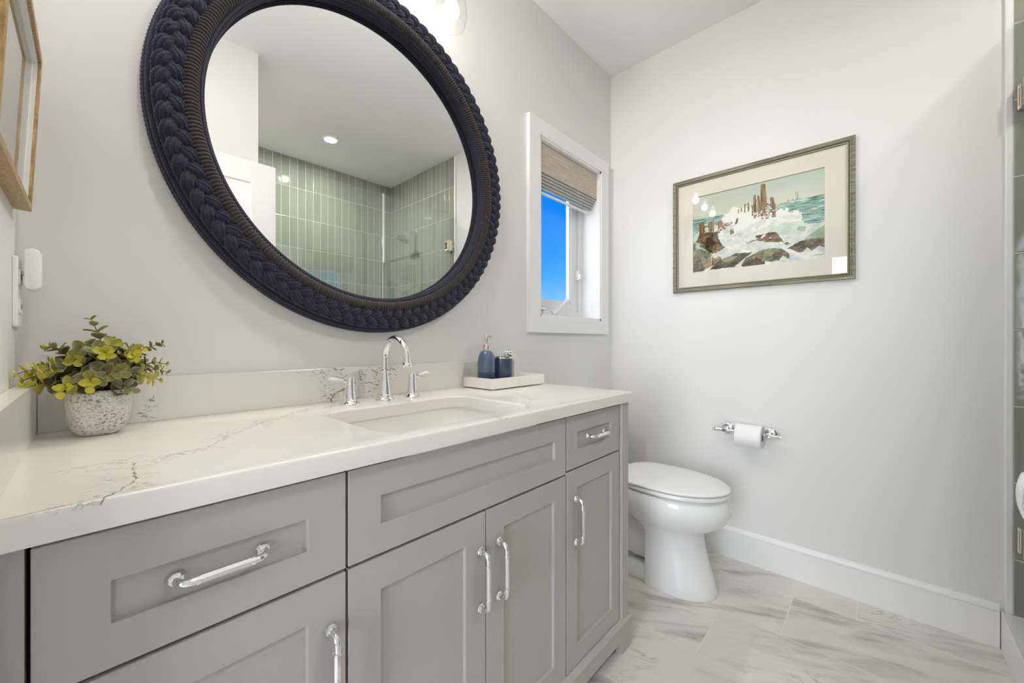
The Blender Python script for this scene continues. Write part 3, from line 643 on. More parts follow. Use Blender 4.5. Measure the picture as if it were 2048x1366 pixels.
def bulb_lamp(x, y, z):
    l = bpy.data.lights.new('bulb_light', 'POINT'); l.energy = BULB_W; l.color = (1.0, 0.96, 0.91); l.shadow_soft_size = 0.024; l.use_nodes = True
    em = l.node_tree.nodes.get('Emission') or l.node_tree.nodes.new('ShaderNodeEmission'); fo = l.node_tree.nodes.new('ShaderNodeLightFalloff')
    fo.inputs['Strength'].default_value = 1.0; fo.inputs['Smooth'].default_value = 0.55
    l.node_tree.links.new(fo.outputs['Quadratic'], em.inputs['Strength'])
    o = bpy.data.objects.new('bulb_light', l); COL.objects.link(o); o.parent = vl; o.location = Vector((x, y, z))-Vector(vl.location)
for x in (0.420, 0.650, 0.880):
    mb = MB(); mb.tube([(x, -0.050, 2.455)]+[(x, -0.050+(LY_+0.050)*math.sin(a), 2.455+0.018*math.sin(2*a)) for a in np.linspace(0.2, PI/2, 6)]+[(x, LY_, LZ+0.172)], 0.006, 12); build('arm', mb, M['chrome'], vl)
    mb = MB(); mb.lathe([(0.012, 0.175), (0.022, 0.170), (0.027, 0.155), (0.027, 0.122), (0.024, 0.118), (0.016, 0.116)], (x, LY_, LZ), n=28); build('socket', mb, M['chrome'], vl)
    mb = MB(); mb.lathe([(0.0475, 0.0), (0.0520, 0.012), (0.0560, 0.032), (0.0565, 0.052), (0.0535, 0.078), (0.0450, 0.104), (0.033, 0.122), (0.0275, 0.130)], (x, LY_, LZ), n=40, cap0=False, cap1=False)
    mb.lathe([(0.0465, 0.0), (0.0475, -0.0012), (0.0485, 0.0), (0.0475, 0.0012), (0.0465, 0.0)], (x, LY_, LZ), n=40, cap0=False, cap1=False)
    build('glass_shade', mb, M['shade_glass'], vl, label='clear glass shade open at the bottom')
    mb = MB(); mb.lathe([(0.001, 0.020), (0.010, 0.0215), (0.019, 0.027), (0.026, 0.037), (0.029, 0.050), (0.0275, 0.064), (0.021, 0.080), (0.0145, 0.096), (0.0135, 0.118)], (x, LY_, LZ), n=24); build('bulb', mb, M['bulb'], vl, label='lit white bulb'); bulb_lamp(x, LY_, LZ+0.052)

# ------------------------------------------------------------------ recessed ceiling lamp in the shower, and an added one for fill
M['lens'] = emit('added_lens', (1.0, 0.96, 0.90), DOWN); M['shower_lens'] = emit('lit_shower_lens', (1.0, 0.96, 0.90), DOWN*3.3)
def downlight(x, y, label, lens='lens'):
    d = thing('ceiling_light', (x, y, ZC-0.004), label, 'ceiling light')
    mb = MB(); mb.lathe([(0.044, 0.0), (0.046, -0.003), (0.060, -0.004), (0.064, -0.0005), (0.064, 0.004), (0.044, 0.004)], (x, y, ZC-0.004), n=36, cap0=False, cap1=False); build('trim_ring', mb, M['trim'], d)
    mb = MB(); mb.lathe([(0.0, -0.0005), (0.044, 0.0)], (x, y, ZC-0.004), n=36); build('lens', mb, M[lens], d, label='lit round lens')
downlight(0.22, -0.66, 'added fill light, unseen, in the ceiling over the doorway end of the room')  # added lamp, out of view, to lift the room's ambient light
downlight(1.319, -2.05, 'small round recessed ceiling light above the tiled shower', 'shower_lens')

# ------------------------------------------------------------------ shower
GY = -1.580
mb = MB(); mb.box(0.651, XR-0.001, -1.640, -1.517, 0.0, 0.131); tag(build('shower_curb', mb, M['curb'], origin=(1.42, -1.578, 0), bevel=0.002), 'low white stone curb across the shower entry on the floor', 'shower curb')
gp = thing('shower_screen', (1.08, GY, 0.131), 'fixed clear glass shower screen standing on the stone curb', 'shower screen')
mb = MB(); mb.box(0.652, 1.508, GY-0.005, GY+0.005, 0.1315, 2.20); build('glass_panel', mb, M['shower_glass'], gp)
mb = MB(); mb.box(1.508, 1.524, GY-0.009, GY+0.009, 0.1315, 2.20); build('edge_profile', mb, M['chrome'], gp, label='vertical chrome profile')
gd = thing('shower_door', (1.85, GY, 0.14), 'clear glass shower door hinged on the right wall', 'shower door')
mb = MB(); mb.box(1.527, XR-0.018, GY-0.005, GY+0.005, 0.143, 2.20); build('glass_panel', mb, M['shower_glass'], gd)
for z in (1.915, 0.395):
    mb = MB(); xw = XR-0.0105
    mb.prism(rrect(GY-0.027, GY+0.027, z-0.045, z+0.045, 0.004, 3), lambda y, zz: (xw, y, zz), lambda y, zz: (xw-0.006, y, zz))
    for yy in (GY-0.019, GY+0.019): mb.prism(rrect(xw-0.062, xw-0.012, z-0.045, z+0.045, 0.004, 3), lambda x, zz: (x, yy-0.004, zz), lambda x, zz: (x, yy+0.004, zz))
    mb.tube([(xw-0.010, GY, z-0.030), (xw-0.010, GY, z+0.030)], 0.009, 14)
    for dz in (-0.034, 0.034):
        mb.lathe([(0.0055, 0), (0.0045, 0.002), (0, 0.0022)], (xw-0.006, GY+0.021, z+dz), (-1, 0, 0), 12)
        mb.box(xw-0.05, xw-0.03, GY-0.019, GY+0.019, z+dz-0.006, z+dz+0.006)
    build('hinge', mb, M['nickel'], gd, bevel=0.0008, label='nickel wall hinge')
mb = MB()
for s in (-1, 1): mb.tube([(1.575, GY+s*0.005, 0.95), (1.575, GY+s*0.045, 0.95), (1.575, GY+s*0.045, 1.15), (1.575, GY+s*0.005, 1.15)], 0.008, 12)
build('pull_handle', mb, M['chrome'], gd)
sh_ = thing('overhead_shower', (XR-0.01, -2.13, 2.145), 'chrome shower head on a bent arm from the tiled wall', 'shower head')
xw = XR-0.010
mb = MB(); mb.lathe([(0.030, 0), (0.030, 0.004), (0.024, 0.010), (0.012, 0.012)], (xw, -2.13, 2.145), (-1, 0, 0), 24); build('flange', mb, M['chrome'], sh_)
apts = [(xw-0.005, -2.13, 2.145), (xw-0.05, -2.13, 2.142), (xw-0.09, -2.13, 2.125), (xw-0.125, -2.13, 2.092)]
mb = MB(); mb.tube(apts, 0.0085, 14); build('arm', mb, M['chrome'], sh_)
d = Vector((-0.55, 0.0, -0.83)).normalized()
mb = MB(); mb.lathe([(0.010, -0.012), (0.013, 0.000), (0.018, 0.010), (0.045, 0.030), (0.062, 0.040), (0.064, 0.050), (0.060, 0.054), (0, 0.055)], Vector(apts[-1]), d, 32); build('head', mb, M['chrome'], sh_)

# ------------------------------------------------------------------ toilet
TXc = 1.800
tl = thing('toilet', (TXc, -0.40, 0), 'white elongated toilet with closed lid between the vanity and the right wall', 'toilet')
def egg(yf, yb, hw, z, n=48, eb=0.6, split=0.48, tp=0.15):
    """egg outline: round nose at yf, squarish back at yb"""
    yc = yb+(yf-yb)*split; o = []
    for i in range(n):
        a = 2*PI*i/n; c, s = math.cos(a), math.sin(a)
        if s >= 0: x = c; y = yc+(yf-yc)*s                    # front half
        else:
            x = math.copysign(abs(c)**eb, c); y = yc-(yb-yc)*math.copysign(abs(s)**eb, s)*1.0
            x *= 1-tp*(abs(s)**1.5)
        o.append((TXc+hw*x, y, z))
    return o
mb = MB()
mb.rings([egg(-0.705, -0.430, 0.125, 0.001, eb=0.25, tp=0), egg(-0.707, -0.430, 0.1265, 0.008, eb=0.25, tp=0), egg(-0.690, -0.430, 0.121, 0.06, eb=0.25, tp=0), egg(-0.668, -0.428, 0.115, 0.13, eb=0.25, tp=0), egg(-0.655, -0.426, 0.113, 0.19, eb=0.25, tp=0), egg(-0.650, -0.424, 0.115, 0.235, eb=0.28, tp=0), egg(-0.664, -0.40, 0.124, 0.262, eb=0.35, tp=0),
          egg(-0.705, -0.36, 0.146, 0.285, eb=0.45, tp=0.05), egg(-0.738, -0.31, 0.166, 0.312, eb=0.5, tp=0.1), egg(-0.757, -0.28, 0.178, 0.345), egg(-0.760, -0.265, 0.180, 0.375), egg(-0.750, -0.26, 0.177, 0.402), egg(-0.738, -0.26, 0.172, 0.418), egg(-0.70, -0.28, 0.155, 0.421)], True, True, True, True)
# rear of the base: narrow trapway, foot and deck under the tank
def sec(y, hw, z0, z1): return [(TXc-hw, y, z0), (TXc+hw, y, z0), (TXc+hw*0.95, y, z1), (TXc-hw*0.95, y, z1)]
mb.rings([[(TXc+hw*math.cos(a), y, zc_+hz*math.sin(a)) for a in np.linspace(0, 2*PI, 20, endpoint=False)] for y, hw, zc_, hz in ((-0.44, 0.085, 0.16, 0.10), (-0.36, 0.088, 0.17, 0.115), (-0.28, 0.085, 0.20, 0.12), (-0.20, 0.075, 0.17, 0.13), (-0.14, 0.07, 0.12, 0.11))], True, True, True, True)
mb.rings([[(x, y, z) for x, y in rrect(TXc-0.105+i, TXc+0.105-i, -0.45, -0.12+i, 0.03, 5)] for z, i in ((0.001, 0), (0.018, 0.0), (0.035, 0.015), (0.05, 0.035))], True, True, True, True)
mb.rings([[(x, y, z) for x, y in rrect(TXc-h, TXc+h, -0.33, -0.02, 0.03, 5)] for z, h in ((0.30, 0.10), (0.34, 0.13), (0.40, 0.15), (0.424, 0.15))], True, True, True, True)
build('bowl', mb, M['porcelain'], tl, angle=60)
mb = MB(); mb.rings([egg(-0.750, -0.285, 0.177, 0.4265), egg(-0.755, -0.283, 0.180, 0.429), egg(-0.754, -0.283, 0.180, 0.440), egg(-0.748, -0.285, 0.177, 0.443)], True, True, True, True); build('seat', mb, M['plastic'], tl, angle=50)
mb = MB(); mb.rings([egg(-0.748, -0.283, 0.177, 0.4465, eb=0.38, tp=0.24), egg(-0.754, -0.280, 0.181, 0.4485, eb=0.38, tp=0.24), egg(-0.755, -0.280, 0.1815, 0.453, eb=0.38, tp=0.24), egg(-0.750, -0.282, 0.179, 0.457, eb=0.38, tp=0.24), egg(-0.730, -0.29, 0.168, 0.4600, eb=0.4, tp=0.24), egg(-0.66, -0.33, 0.12, 0.4635), egg(-0.56, -0.42, 0.05, 0.465)], True, True, True, True); build('lid', mb, M['plastic'], tl, angle=60)
mb = MB(); mb.rings([[(x, y, z) for x, y in rrect(1.632+i, 1.968-i, -0.195+i, -0.018, 0.03, 5)] for z, i in ((0.424, 0.02), (0.47, 0.012), (0.62, 0.004), (0.735, 0.0))], True, True, True, True); build('tank', mb, M['porcelain'], tl)
mb = MB(); mb.rings([[(x, y, z) for x, y in rrect(1.625+i, 1.975-i, -0.202+i, -0.012, 0.03, 5)] for z, i in ((0.736, 0.003), (0.740, 0), (0.762, 0), (0.770, 0.006))], True, True, True, True); build('tank_lid', mb, M['porcelain'], tl)
for q in (-0.075, 0.075):
    mb = MB(); mb.box(TXc+q-0.015, TXc+q+0.015, -0.280, -0.255, 0.423, 0.450); build('hinge', mb, M['plastic'], tl, bevel=0.003)

# ------------------------------------------------------------------ toilet roll holder
th_ = thing('toilet_paper_holder', (XR, -0.735, 0.643), 'chrome toilet paper holder with two round posts on the right wall', 'paper holder')
XB, ZBAR = 2.120, 0.643
for y in (-0.652, -0.832):
    mb = MB(); mb.lathe([(0.032, 0), (0.032, 0.004), (0.029, 0.010), (0.020, 0.015), (0.012, 0.015), (0.0095, 0.022), (0.009, 0.050), (0.0115, 0.056), (0.0115, 0.072), (0.009, 0.076), (0, 0.077)], (XR, y, ZBAR), (-1, 0, 0), 30); build('post', mb, M['chrome'], th_)
mb = MB(); mb.tube([(XB, -0.612, ZBAR), (XB, -0.872, ZBAR)], 0.0078, 18)
for s, y in ((1, -0.612), (-1, -0.872)): mb.lathe([(0.0078, 0), (0.0095, 0.002), (0.0095, 0.005), (0.006, 0.007), (0.0075, 0.010), (0.006, 0.014), (0, 0.015)], (XB, y, ZBAR), (0, s, 0), 18)
build('bar', mb, M['chrome'], th_)
rl = thing('toilet_paper_roll', (XB, -0.758, ZBAR-0.010), 'white toilet paper roll hanging on the chrome holder bar', 'toilet paper')
mb = MB(); ry0, ry1, rz = -0.705, -0.812, ZBAR-0.0115
mb.lathe([(0.0205, 0), (0.050, 0), (0.0525, 0.002), (0.0525, 0.105), (0.050, 0.107), (0.0205, 0.107), (0.0205, 0)], (XB, ry0, rz), (0, -1, 0), 48, cap0=False, cap1=False); build('paper', mb, M['paper'], rl)
mb = MB(); mb.lathe([(0.0205, 0.0005), (0.0205, 0.1065), (0.0195, 0.1065), (0.0195, 0.0005), (0.0205, 0.0005)], (XB, ry0, rz), (0, -1, 0), 32, cap0=False, cap1=False); build('cardboard_core', mb, M['card'], rl)

# ------------------------------------------------------------------ framed seascape on the right wall
PY0, PY1, PZ0, PZ1 = -0.384, -1.134, 1.340, 1.938
pc = thing('framed_painting', (XR, (PY0+PY1)/2, PZ0), 'framed watercolour of waves breaking on rocks and posts, on the right wall', 'painting')
t = NT('olive_gilt'); p = t.obj(); a = t.noise(t.mapping(p, (300, 4, 300)), 1.0, 3, 0.6); a2 = t.noise(p, 60, 4, 0.7)
col = t.mix(t.step(a, 0.35, 0.65), (0.13, 0.125, 0.085), (0.34, 0.325, 0.225)); col = t.mix(t.math('MULTIPLY', t.step(a2, 0.5, 0.7), 0.5), col, (0.27, 0.28, 0.23))
M['olive'] = t.done(t.bsdf(col, 0.40, 0.2, normal=t.bump(a, 0.25, 0.001)))
M['gilt'] = plain('pale_gilt', (0.30, 0.285, 0.165), 0.4, 0.3)
def frame_loop(mb, prof, y0, y1, z0, z1, x, mi=0, mis=None):
    """sweep (inset, height off the wall) round the rectangle"""
    rs = [[(x-h, y0-i, z0+i), (x-h, y1+i, z0+i), (x-h, y1+i, z1-i), (x-h, y0-i, z1-i)] for i, h in prof]
    for k in range(len(rs)-1): mb.rings([rs[k], rs[k+1]], True, False, False, False, (mis[k] if mis else mi))
fp = [(0, 0.0015), (0, 0.018), (0.002, 0.0215), (0.006, 0.022), (0.008, 0.020), (0.011, 0.0195), (0.013, 0.021), (0.016, 0.0205), (0.018, 0.0175), (0.022, 0.0165), (0.0235, 0.0175), (0.0265, 0.0165), (0.027, 0.010), (0.027, 0.0015), (0, 0.0015)]
mb = MB(); frame_loop(mb, fp, PY0, PY1, PZ0, PZ1, XR, 0, [0, 0, 0, 0, 0, 2, 0, 0, 2, 1, 1, 2, 0, 0]); build('frame', mb, [M['olive'], M['gilt'], plain('dark_groove', (0.07, 0.065, 0.045), 0.6)], pc, label='olive and gilt moulded wooden frame')
AY0, AY1, AZ0, AZ1 = -0.486, -1.036, 1.442, 1.833
mb = MB(); e = 0.026; xx = XR-0.009
mb.box(xx, XR-0.003, PY1+e, PY0-e, PZ0+e, PZ1-e)
M['mat'] = plain('cream_mat', (0.83, 0.78, 0.71), 0.9, spec=0.1, var=0.02)
# mat board as a window round the art, with a bevelled edge
mb = MB(); frame_loop(mb, [(e-0.003, 0.004), (e-0.003, 0.0095), (0.1000, 0.0095), (0.1016, 0.0078), (0.1016, 0.004), (e-0.003, 0.004)], PY0, PY1, PZ0, PZ1, XR); 
build('mat_board', mb, M['mat'], pc, label='cream mat board')
mb = MB(); mb.box(XR-0.014, XR-0.0125, PY1+e, PY0-e, PZ0+e, PZ1-e); build('picture_glass', mb, M['picture_glass'], pc, label='picture glass')
mb = MB(); mb.box(XR-0.004, XR-0.002, PY1+0.01, PY0-0.01, PZ0+0.01, PZ1-0.01); build('backing_board', mb, M['card'], pc)

def vnoise(U, V, sx, sy, seed, octv=4, rough=0.55):
    rng = np.random.RandomState(seed); tot = np.zeros_like(U); amp = 1.0; s = 0.0
    for o in range(octv):
        g = rng.rand(int(sy*2**o)+3, int(sx*2**o)+3); x = np.clip(U, 0, 1)*sx*2**o; y = np.clip(V, 0, 1)*sy*2**o
        xi = np.floor(x).astype(int); yi = np.floor(y).astype(int); fx = x-xi; fy = y-yi; fx = fx*fx*(3-2*fx); fy = fy*fy*(3-2*fy)
        v = g[yi, xi]*(1-fx)*(1-fy)+g[yi, xi+1]*fx*(1-fy)+g[yi+1, xi]*(1-fx)*fy+g[yi+1, xi+1]*fx*fy
        tot += v*amp; s += amp; amp *= rough
    return tot/s
def inpoly(U, V, poly):
    m = np.zeros(U.shape, bool); n = len(poly)
    for i in range(n):
        x0, y0 = poly[i]; x1, y1 = poly[(i+1) % n]
        c = (y0 > V) != (y1 > V)
        with np.errstate(divide='ignore', invalid='ignore'): m ^= c & (U < (x1-x0)*(V-y0)/(y1-y0+1e-12)+x0)
    return m
def seascape(nu, nv):
    U, V = np.meshgrid(np.linspace(0, 1, nu), np.linspace(0, 1, nv))
    lin = lambda c: np.array([((x/255)/12.92 if x < 10 else (((x/255)+0.055)/1.055)**2.4) for x in c])
    du = (vnoise(U, V, 60, 45, 1, 3)-0.5)*0.030; dv = (vnoise(U, V, 60, 45, 2, 3)-0.5)*0.030
    Uw, Vw = U+du, V+dv; Us, Vs_ = U+du*0.35, V+dv*0.35
    img = np.zeros((nv, nu, 3))
    # sky
    s1 = vnoise(U, V, 3, 9, 3, 4); sky = lin((196, 205, 192))*(1-s1[..., None])+lin((226, 222, 205))*s1[..., None]
    tl_ = np.clip(1-V*3.2, 0, 1)[..., None]*np.clip(0.25+U, 0, 1)[..., None]*0.6; sky = sky*(1-tl_)+lin((160, 190, 182))*tl_
    img[:] = sky
    # sea
    hz = 0.287+0.01*np.sin(U*3); sea = V > hz
    s2 = vnoise(U, V, 7, 60, 4, 4, 0.7); s3 = vnoise(U, V, 14, 110, 5, 3)
    c = lin((96, 148, 142))*(1-s2[..., None])+lin((158, 192, 180))*s2[..., None]; c = np.where((s3 > 0.62)[..., None], lin((205, 218, 208)), c); c = np.where((s3 < 0.34)[..., None], lin((70, 118, 112)), c)
    img[sea] = c[sea]
    def put(poly, ca, cb, seed, warp='s', sx=10, sy=10, hard=False, edge=None):
        a, b = (Us, Vs_) if warp == 's' else (Uw, Vw)
        if warp == 'n': a, b = U, V
        m = inpoly(a, b, poly); n_ = vnoise(U, V, sx, sy, seed, 4, 0.65)
        n_ = np.clip((n_-0.3)/0.4, 0, 1)[..., None]; cc = lin(ca)*(1-n_)+lin(cb)*n_
        img[m] = cc[m]; return m
    # breakwater and beacon on the horizon
    put([(0.66, .306), (0.736, .283), (0.828, .272), (0.845, .284), (0.736, .300), (0.67, .325)], (120, 112, 98), (225, 220, 205), 11, 's', 90, 60)
    for x in (0.807, 0.820): put([(x-.0011, .185), (x+.0011, .185), (x+.0016, .275), (x-.0016, .275)], (92, 104, 98), (120, 130, 120), 12, 'n')
    for z in (.205, .24): put([(.804, z), (.823, z), (.823, z+.004), (.804, z+.004)], (92, 104, 98), (120, 130, 120), 13, 'n')
    put([(.752, .255), (.756, .255), (.757, .285), (.752, .285)], (92, 90, 80), (110, 100, 90), 13, 'n')
    # breaking foam
    foam = [(.23, .50), (.262, .42), (.269, .351), (.29, .303), (.339, .329), (.38, .290), (.433, .320), (.472, .320), (.498, .347), (.511, .40), (.568, .44), (.617, .445), (.683, .425), (.731, .445), (.782, .456), (.833, .52), (.877, .581), (.95, .60), (1.01, .60), (1.01, 1.01), (.10, 1.01), (.17, .80), (.22, .66), (.20, .58)]
    put(foam, (214, 219, 216), (244, 243, 236), 21, 'w', 16, 14)
    for k, (x, y, r) in enumerate(((.36, .33, .075), (.46, .38, .09), (.55, .45, .08), (.42, .46, .10), (.31, .38, .06), (.70, .46, .07), (.79, .50, .06))):
        m = ((Uw-x)**2+((Vw-y)*.72)**2 < (r*(0.6+0.8*vnoise(U, V, 55, 40, 30+k, 2)))**2); img[m] = lin((242, 242, 236))
    put([(.11, .42), (.20, .40), (.25, .45), (.20, .50), (.05, .56), (.0, .60), (.0, .50)], (190, 205, 200), (240, 240, 234), 22, 'w', 20, 30)
    put([(.60, .60), (.72, .53), (.84, .545), (.90, .60), (.86, .68), (.80, .72), (.70, .66), (.62, .67)], (222, 232, 218), (196, 216, 194), 23, 'w', 9, 12)
    put([(.833, .805), (.888, .728), (.942, .676), (1.01, .618), (1.01, .80), (.915, .775), (.85, .785)], (142, 178, 146), (186, 208, 178), 24, 's', 9, 9)
    put([(.811, .63), (.828, .596), (.883, .621), (.867, .674), (.828, .654)], (150, 184, 156), (190, 210, 184), 25, 's')
    put([(.68, .80), (.75, .775), (.83, .80), (.80, .83), (.72, .85)], (205, 222, 212), (240, 240, 236), 26, 'w')
    # posts
    wd, wl = (92, 66, 44), (176, 134, 92)
    for k, pl in enumerate(([(.558, .021), (.577, .015), (.577, .30), (.58, .46), (.564, .465), (.556, .273)], [(.575, .018), (.594, .022), (.602, .155), (.608, .31), (.618, .446), (.585, .46), (.577, .3)],
            [(.504, .125), (.52, .126), (.527, .232), (.53, .40), (.508, .42), (.503, .255)], [(.533, .146), (.548, .148), (.555, .272), (.558, .40), (.536, .41)], [(.553, .138), (.561, .274), (.561, .40), (.552, .384)],
            [(.626, .2), (.65, .198), (.666, .309), (.672, .452), (.638, .441), (.629, .297)], [(.488, .25), (.501, .252), (.504, .38), (.492, .386)], [(.459, .209), (.472, .213), (.472, .307), (.459, .324)], [(.433, .216), (.445, .216), (.443, .319), (.433, .326)],
            [(.406, .254), (.416, .252), (.416, .305), (.408, .30)], [(.382, .267), (.391, .261), (.389, .31), (.38, .31)],
            [(.068, .325), (.095, .344), (.104, .492), (.072, .495)], [(.053, .371), (.072, .365), (.076, .496), (.057, .491)], [(.134, .355), (.184, .342), (.186, .492), (.138, .485)], [(.218, .374), (.252, .362), (.261, .485), (.22, .49)],
            [(.369, .376), (.388, .378), (.38, .427), (.366, .46), (.359, .432)], [(.318, .520), (.328, .491), (.334, .52), (.342, .491), (.356, .548), (.322, .577)])):
        put(pl, wd, wl, 40+k, 's', 130, 7)
    put([(.596, .24), (.630, .29), (.628, .305), (.598, .262)], (110, 92, 74), (140, 120, 100), 61, 's')
    m = inpoly(U, V, [(.49, .30), (.68, .30), (.68, .50), (.49, .50)]) & (vnoise(U, V, 80, 60, 62, 2) > 0.66-np.clip((V-.36)*1.6, -.2, .3)); img[m] = lin((240, 238, 230))
    put([(.262, .403), (.346, .406), (.342, .427), (.269, .493), (.212, .499)], (104, 84, 66), (236, 230, 220), 63, 's', 70, 50)
    # rocks
    m = put([(.03, .587), (.057, .491), (.125, .487), (.22, .501), (.22, .589), (.255, .685), (.283, .719), (.198, .777), (.154, .773), (.102, .694), (.049, .66), (.065, .635)], (78, 66, 48), (150, 124, 88), 70, 's', 16, 14)
    put([(.117, .563), (.169, .554), (.176, .611), (.22, .644), (.176, .678), (.162, .763), (.11, .685)], (40, 36, 28), (84, 74, 56), 71, 'w', 20, 20)
    put([(0, .60), (.024, .62), (.02, .71), (0, .72)], (120, 84, 56), (150, 110, 78), 72, 's')
    put([(-.01, .696), (.07, .70), (.154, .762), (.162, .852), (.095, .995), (-.01, .985)], (112, 114, 92), (168, 164, 138), 73, 's', 12, 12)
    put([(-.01, .816), (.072, .846), (.095, .985), (.08, .995), (-.01, .985)], (58, 58, 52), (112, 108, 98), 74, 'w', 16, 16)
    put([(.099, .918), (.162, .852), (.169, .942), (.114, .972)], (164, 128, 108), (196, 164, 142), 75, 's')
    for k, (x, a, b) in enumerate(((.168, .809, .935), (.180, .832, .935), (.193, .845, .93), (.207, .838, .92), (.222, .818, .91), (.233, .828, .90))):
        put([(x, a), (x+.009, a+.01), (x+.011, b), (x-.001, b)], (88, 62, 40), (168, 124, 86), 80+k, 's', 120, 8)
    put([(.42, .65), (.498, .638), (.574, .627), (.647, .616), (.677, .634), (.695, .689), (.728, .756), (.672, .748), (.592, .729), (.524, .691), (.459, .717)], (72, 60, 44), (150, 122, 92), 90, 's', 22, 22)
    m = inpoly(Uw, Vw, [(.42, .65), (.51, .63), (.60, .625), (.59, .66), (.53, .69), (.46, .72)]) & (vnoise(U, V, 20, 40, 91, 3) > 0.5); img[m] = lin((238, 236, 228))
    put([(.725, .775), (.748, .766), (.768, .796), (.74, .80)], (96, 96, 72), (120, 116, 92), 92, 's')
    put([(.748, .845), (.828, .781), (.915, .759), (1.01, .781), (1.01, .893), (.958, .859), (.91, .905), (.883, .861), (.855, .903), (.822, .906), (.782, .858)], (86, 80, 70), (136, 122, 104), 93, 's', 20, 26)
    put([(.406, .985), (.439, .897), (.524, .841), (.58, .813), (.60, .915), (.589, .995), (.433, .995)], (70, 68, 48), (134, 128, 96), 94, 's', 14, 14)
    put([(.44, .93), (.52, .90), (.57, .93), (.585, .99), (.43, .99)], (52, 48, 38), (92, 84, 64), 95, 'w', 16, 16)
    put([(.14, .985), (.241, .868), (.325, .842), (.366, .813), (.498, .831), (.433, .896), (.352, .99), (.227, .985)], (64, 68, 56), (128, 128, 104), 96, 's', 14, 14)
    put([(.24, .868), (.32, .845), (.38, .86), (.34, .90), (.27, .91)], (136, 140, 112), (164, 164, 136), 97, 's')
    put([(.20, .94), (.30, .93), (.40, .90), (.352, .985), (.16, .985)], (50, 52, 46), (92, 92, 78), 98, 'w', 14, 18)
    put([(.58, .813), (.647, .812), (.719, .844), (.76, .902), (.768, .963), (.719, .923), (.695, .968), (.629, .975), (.592, .958), (.574, .873)], (86, 96, 66), (150, 158, 118), 99, 's', 14, 14)
    put([(.66, .86), (.74, .88), (.765, .95), (.72, .92), (.69, .96), (.64, .95)], (84, 74, 54), (124, 110, 82), 100, 'w', 18, 18)
    # cracks in the dark rocks
    lum = img.sum(2); ck = np.abs(vnoise(U, V, 22, 18, 111, 4, 0.6)-0.5) < 0.012; m = ck & (lum < 0.75) & (V > 0.48); img[m] *= 0.35
    hl = vnoise(U, V, 70, 70, 112, 3) > 0.66; m = hl & (lum < 0.6) & (V > 0.48); img[m] = img[m]*1.6+0.03
    gr = vnoise(U, V, 12, 16, 113, 4); m = (lum > 1.9) & (V > 0.45) & (gr > 0.55); img[m] *= np.array([0.84, 0.88, 0.90])
    # spray flecks and the painter's scribble
    fl = vnoise(U, V, 110, 80, 101, 2) > 0.83; img[fl & (V > .35) & (V < .78) & (U > .25) & (U < .8)] = lin((246, 246, 240))
    for k in range(10): put([(.925+.006*k, .955+.004*(k % 2)), (.929+.006*k, .952), (.931+.006*k, .962), (.926+.006*k, .964)], (150, 152, 140), (170, 170, 158), 102, 'n')
    return img
NU, NV = 420, 300
img = seascape(NU, NV)
mb = MB()
uu, vv = np.meshgrid(np.linspace(0, 1, NU), np.linspace(0, 1, NV))
Vp = np.stack([np.full(uu.shape, XR-0.0055), AY0+(AY1-AY0)*uu, AZ1+(AZ0-AZ1)*vv], -1).reshape(-1, 3)
ii, jj = np.meshgrid(np.arange(NV-1), np.arange(NU-1), indexing='ij')
Qp = np.stack([ii*NU+jj, (ii+1)*NU+jj, (ii+1)*NU+jj+1, ii*NU+jj+1], -1).reshape(-1, 4)
t = NT('watercolour'); at = t.n('ShaderNodeVertexColor', layer_name='paint'); M['water'] = t.done(t.bsdf(at.outputs[0], 0.9, spec=0.1))
art = np_mesh('watercolour_sheet', Vp, Qp, M['water'], pc); art['label'] = 'seascape with wooden posts, surf and dark rocks'
ca = art.data.color_attributes.new('paint', 'FLOAT_COLOR', 'POINT')
ca.data.foreach_set('color', np.concatenate([img.reshape(-1, 3), np.ones((NU*NV, 1))], 1).astype(np.float32).ravel())

# ------------------------------------------------------------------ shadow-box picture on the left wall, leaning out at its top
lp = thing('framed_picture', (XL, -0.27, 1.3125), 'shadow-box picture in a gold wood frame on the left wall above the plant', 'picture')
t = NT('gold_oak'); p = t.obj(); a = t.noise(t.mapping(p, (250, 250, 30)), 1.0, 4, 0.65); b = t.noise(t.mapping(p, (120, 400, 420)), 1.0, 3, 0.6)
col = t.mix(t.step(a, 0.3, 0.7), (0.30, 0.19, 0.07), (0.60, 0.42, 0.19)); col = t.mix(t.math('MULTIPLY', t.step(b, 0.55, 0.72), 0.6), col, (0.16, 0.10, 0.05))
M['gold'] = t.done(t.bsdf(col, 0.45, 0.25, normal=t.bump(a, 0.3, 0.001)))
x0 = XL; LYa, LYb, LZa, LZb = -0.465, -0.078, 1.3125, 1.594
def lframe(mb, prof):
    rs = [[(x0+h, LYb-i, LZa+i), (x0+h, LYa+i, LZa+i), (x0+h, LYa+i, LZb-i), (x0+h, LYb-i, LZb-i)] for i, h in prof]
    for k in range(len(rs)-1): mb.rings([rs[k], rs[k+1]], True, False, False, False)
mb = MB(); lframe(mb, [(0, 0.0), (0, 0.0205), (0.0006, 0.021), (0.0105, 0.021), (0.011, 0.0205), (0.011, 0.002), (0, 0.0)]); build('frame', mb, M['gold'], lp)
mb = MB(); lframe(mb, [(0.0112, 0.002), (0.0112, 0.0165), (0.0150, 0.0165), (0.0150, 0.0110), (0.0165, 0.0108), (0.0165, 0.002), (0.0112, 0.002)]); build('inner_lip', mb, M['plastic'], lp, label='thin white inner lip')
mb = MB(); mb.box(x0+0.002, x0+0.004, LYa+0.010, LYb-0.010, LZa+0.010, LZb-0.010); build('art_sheet', mb, plain('cream_art', (0.80, 0.72, 0.60), 0.9, var=0.08), lp)
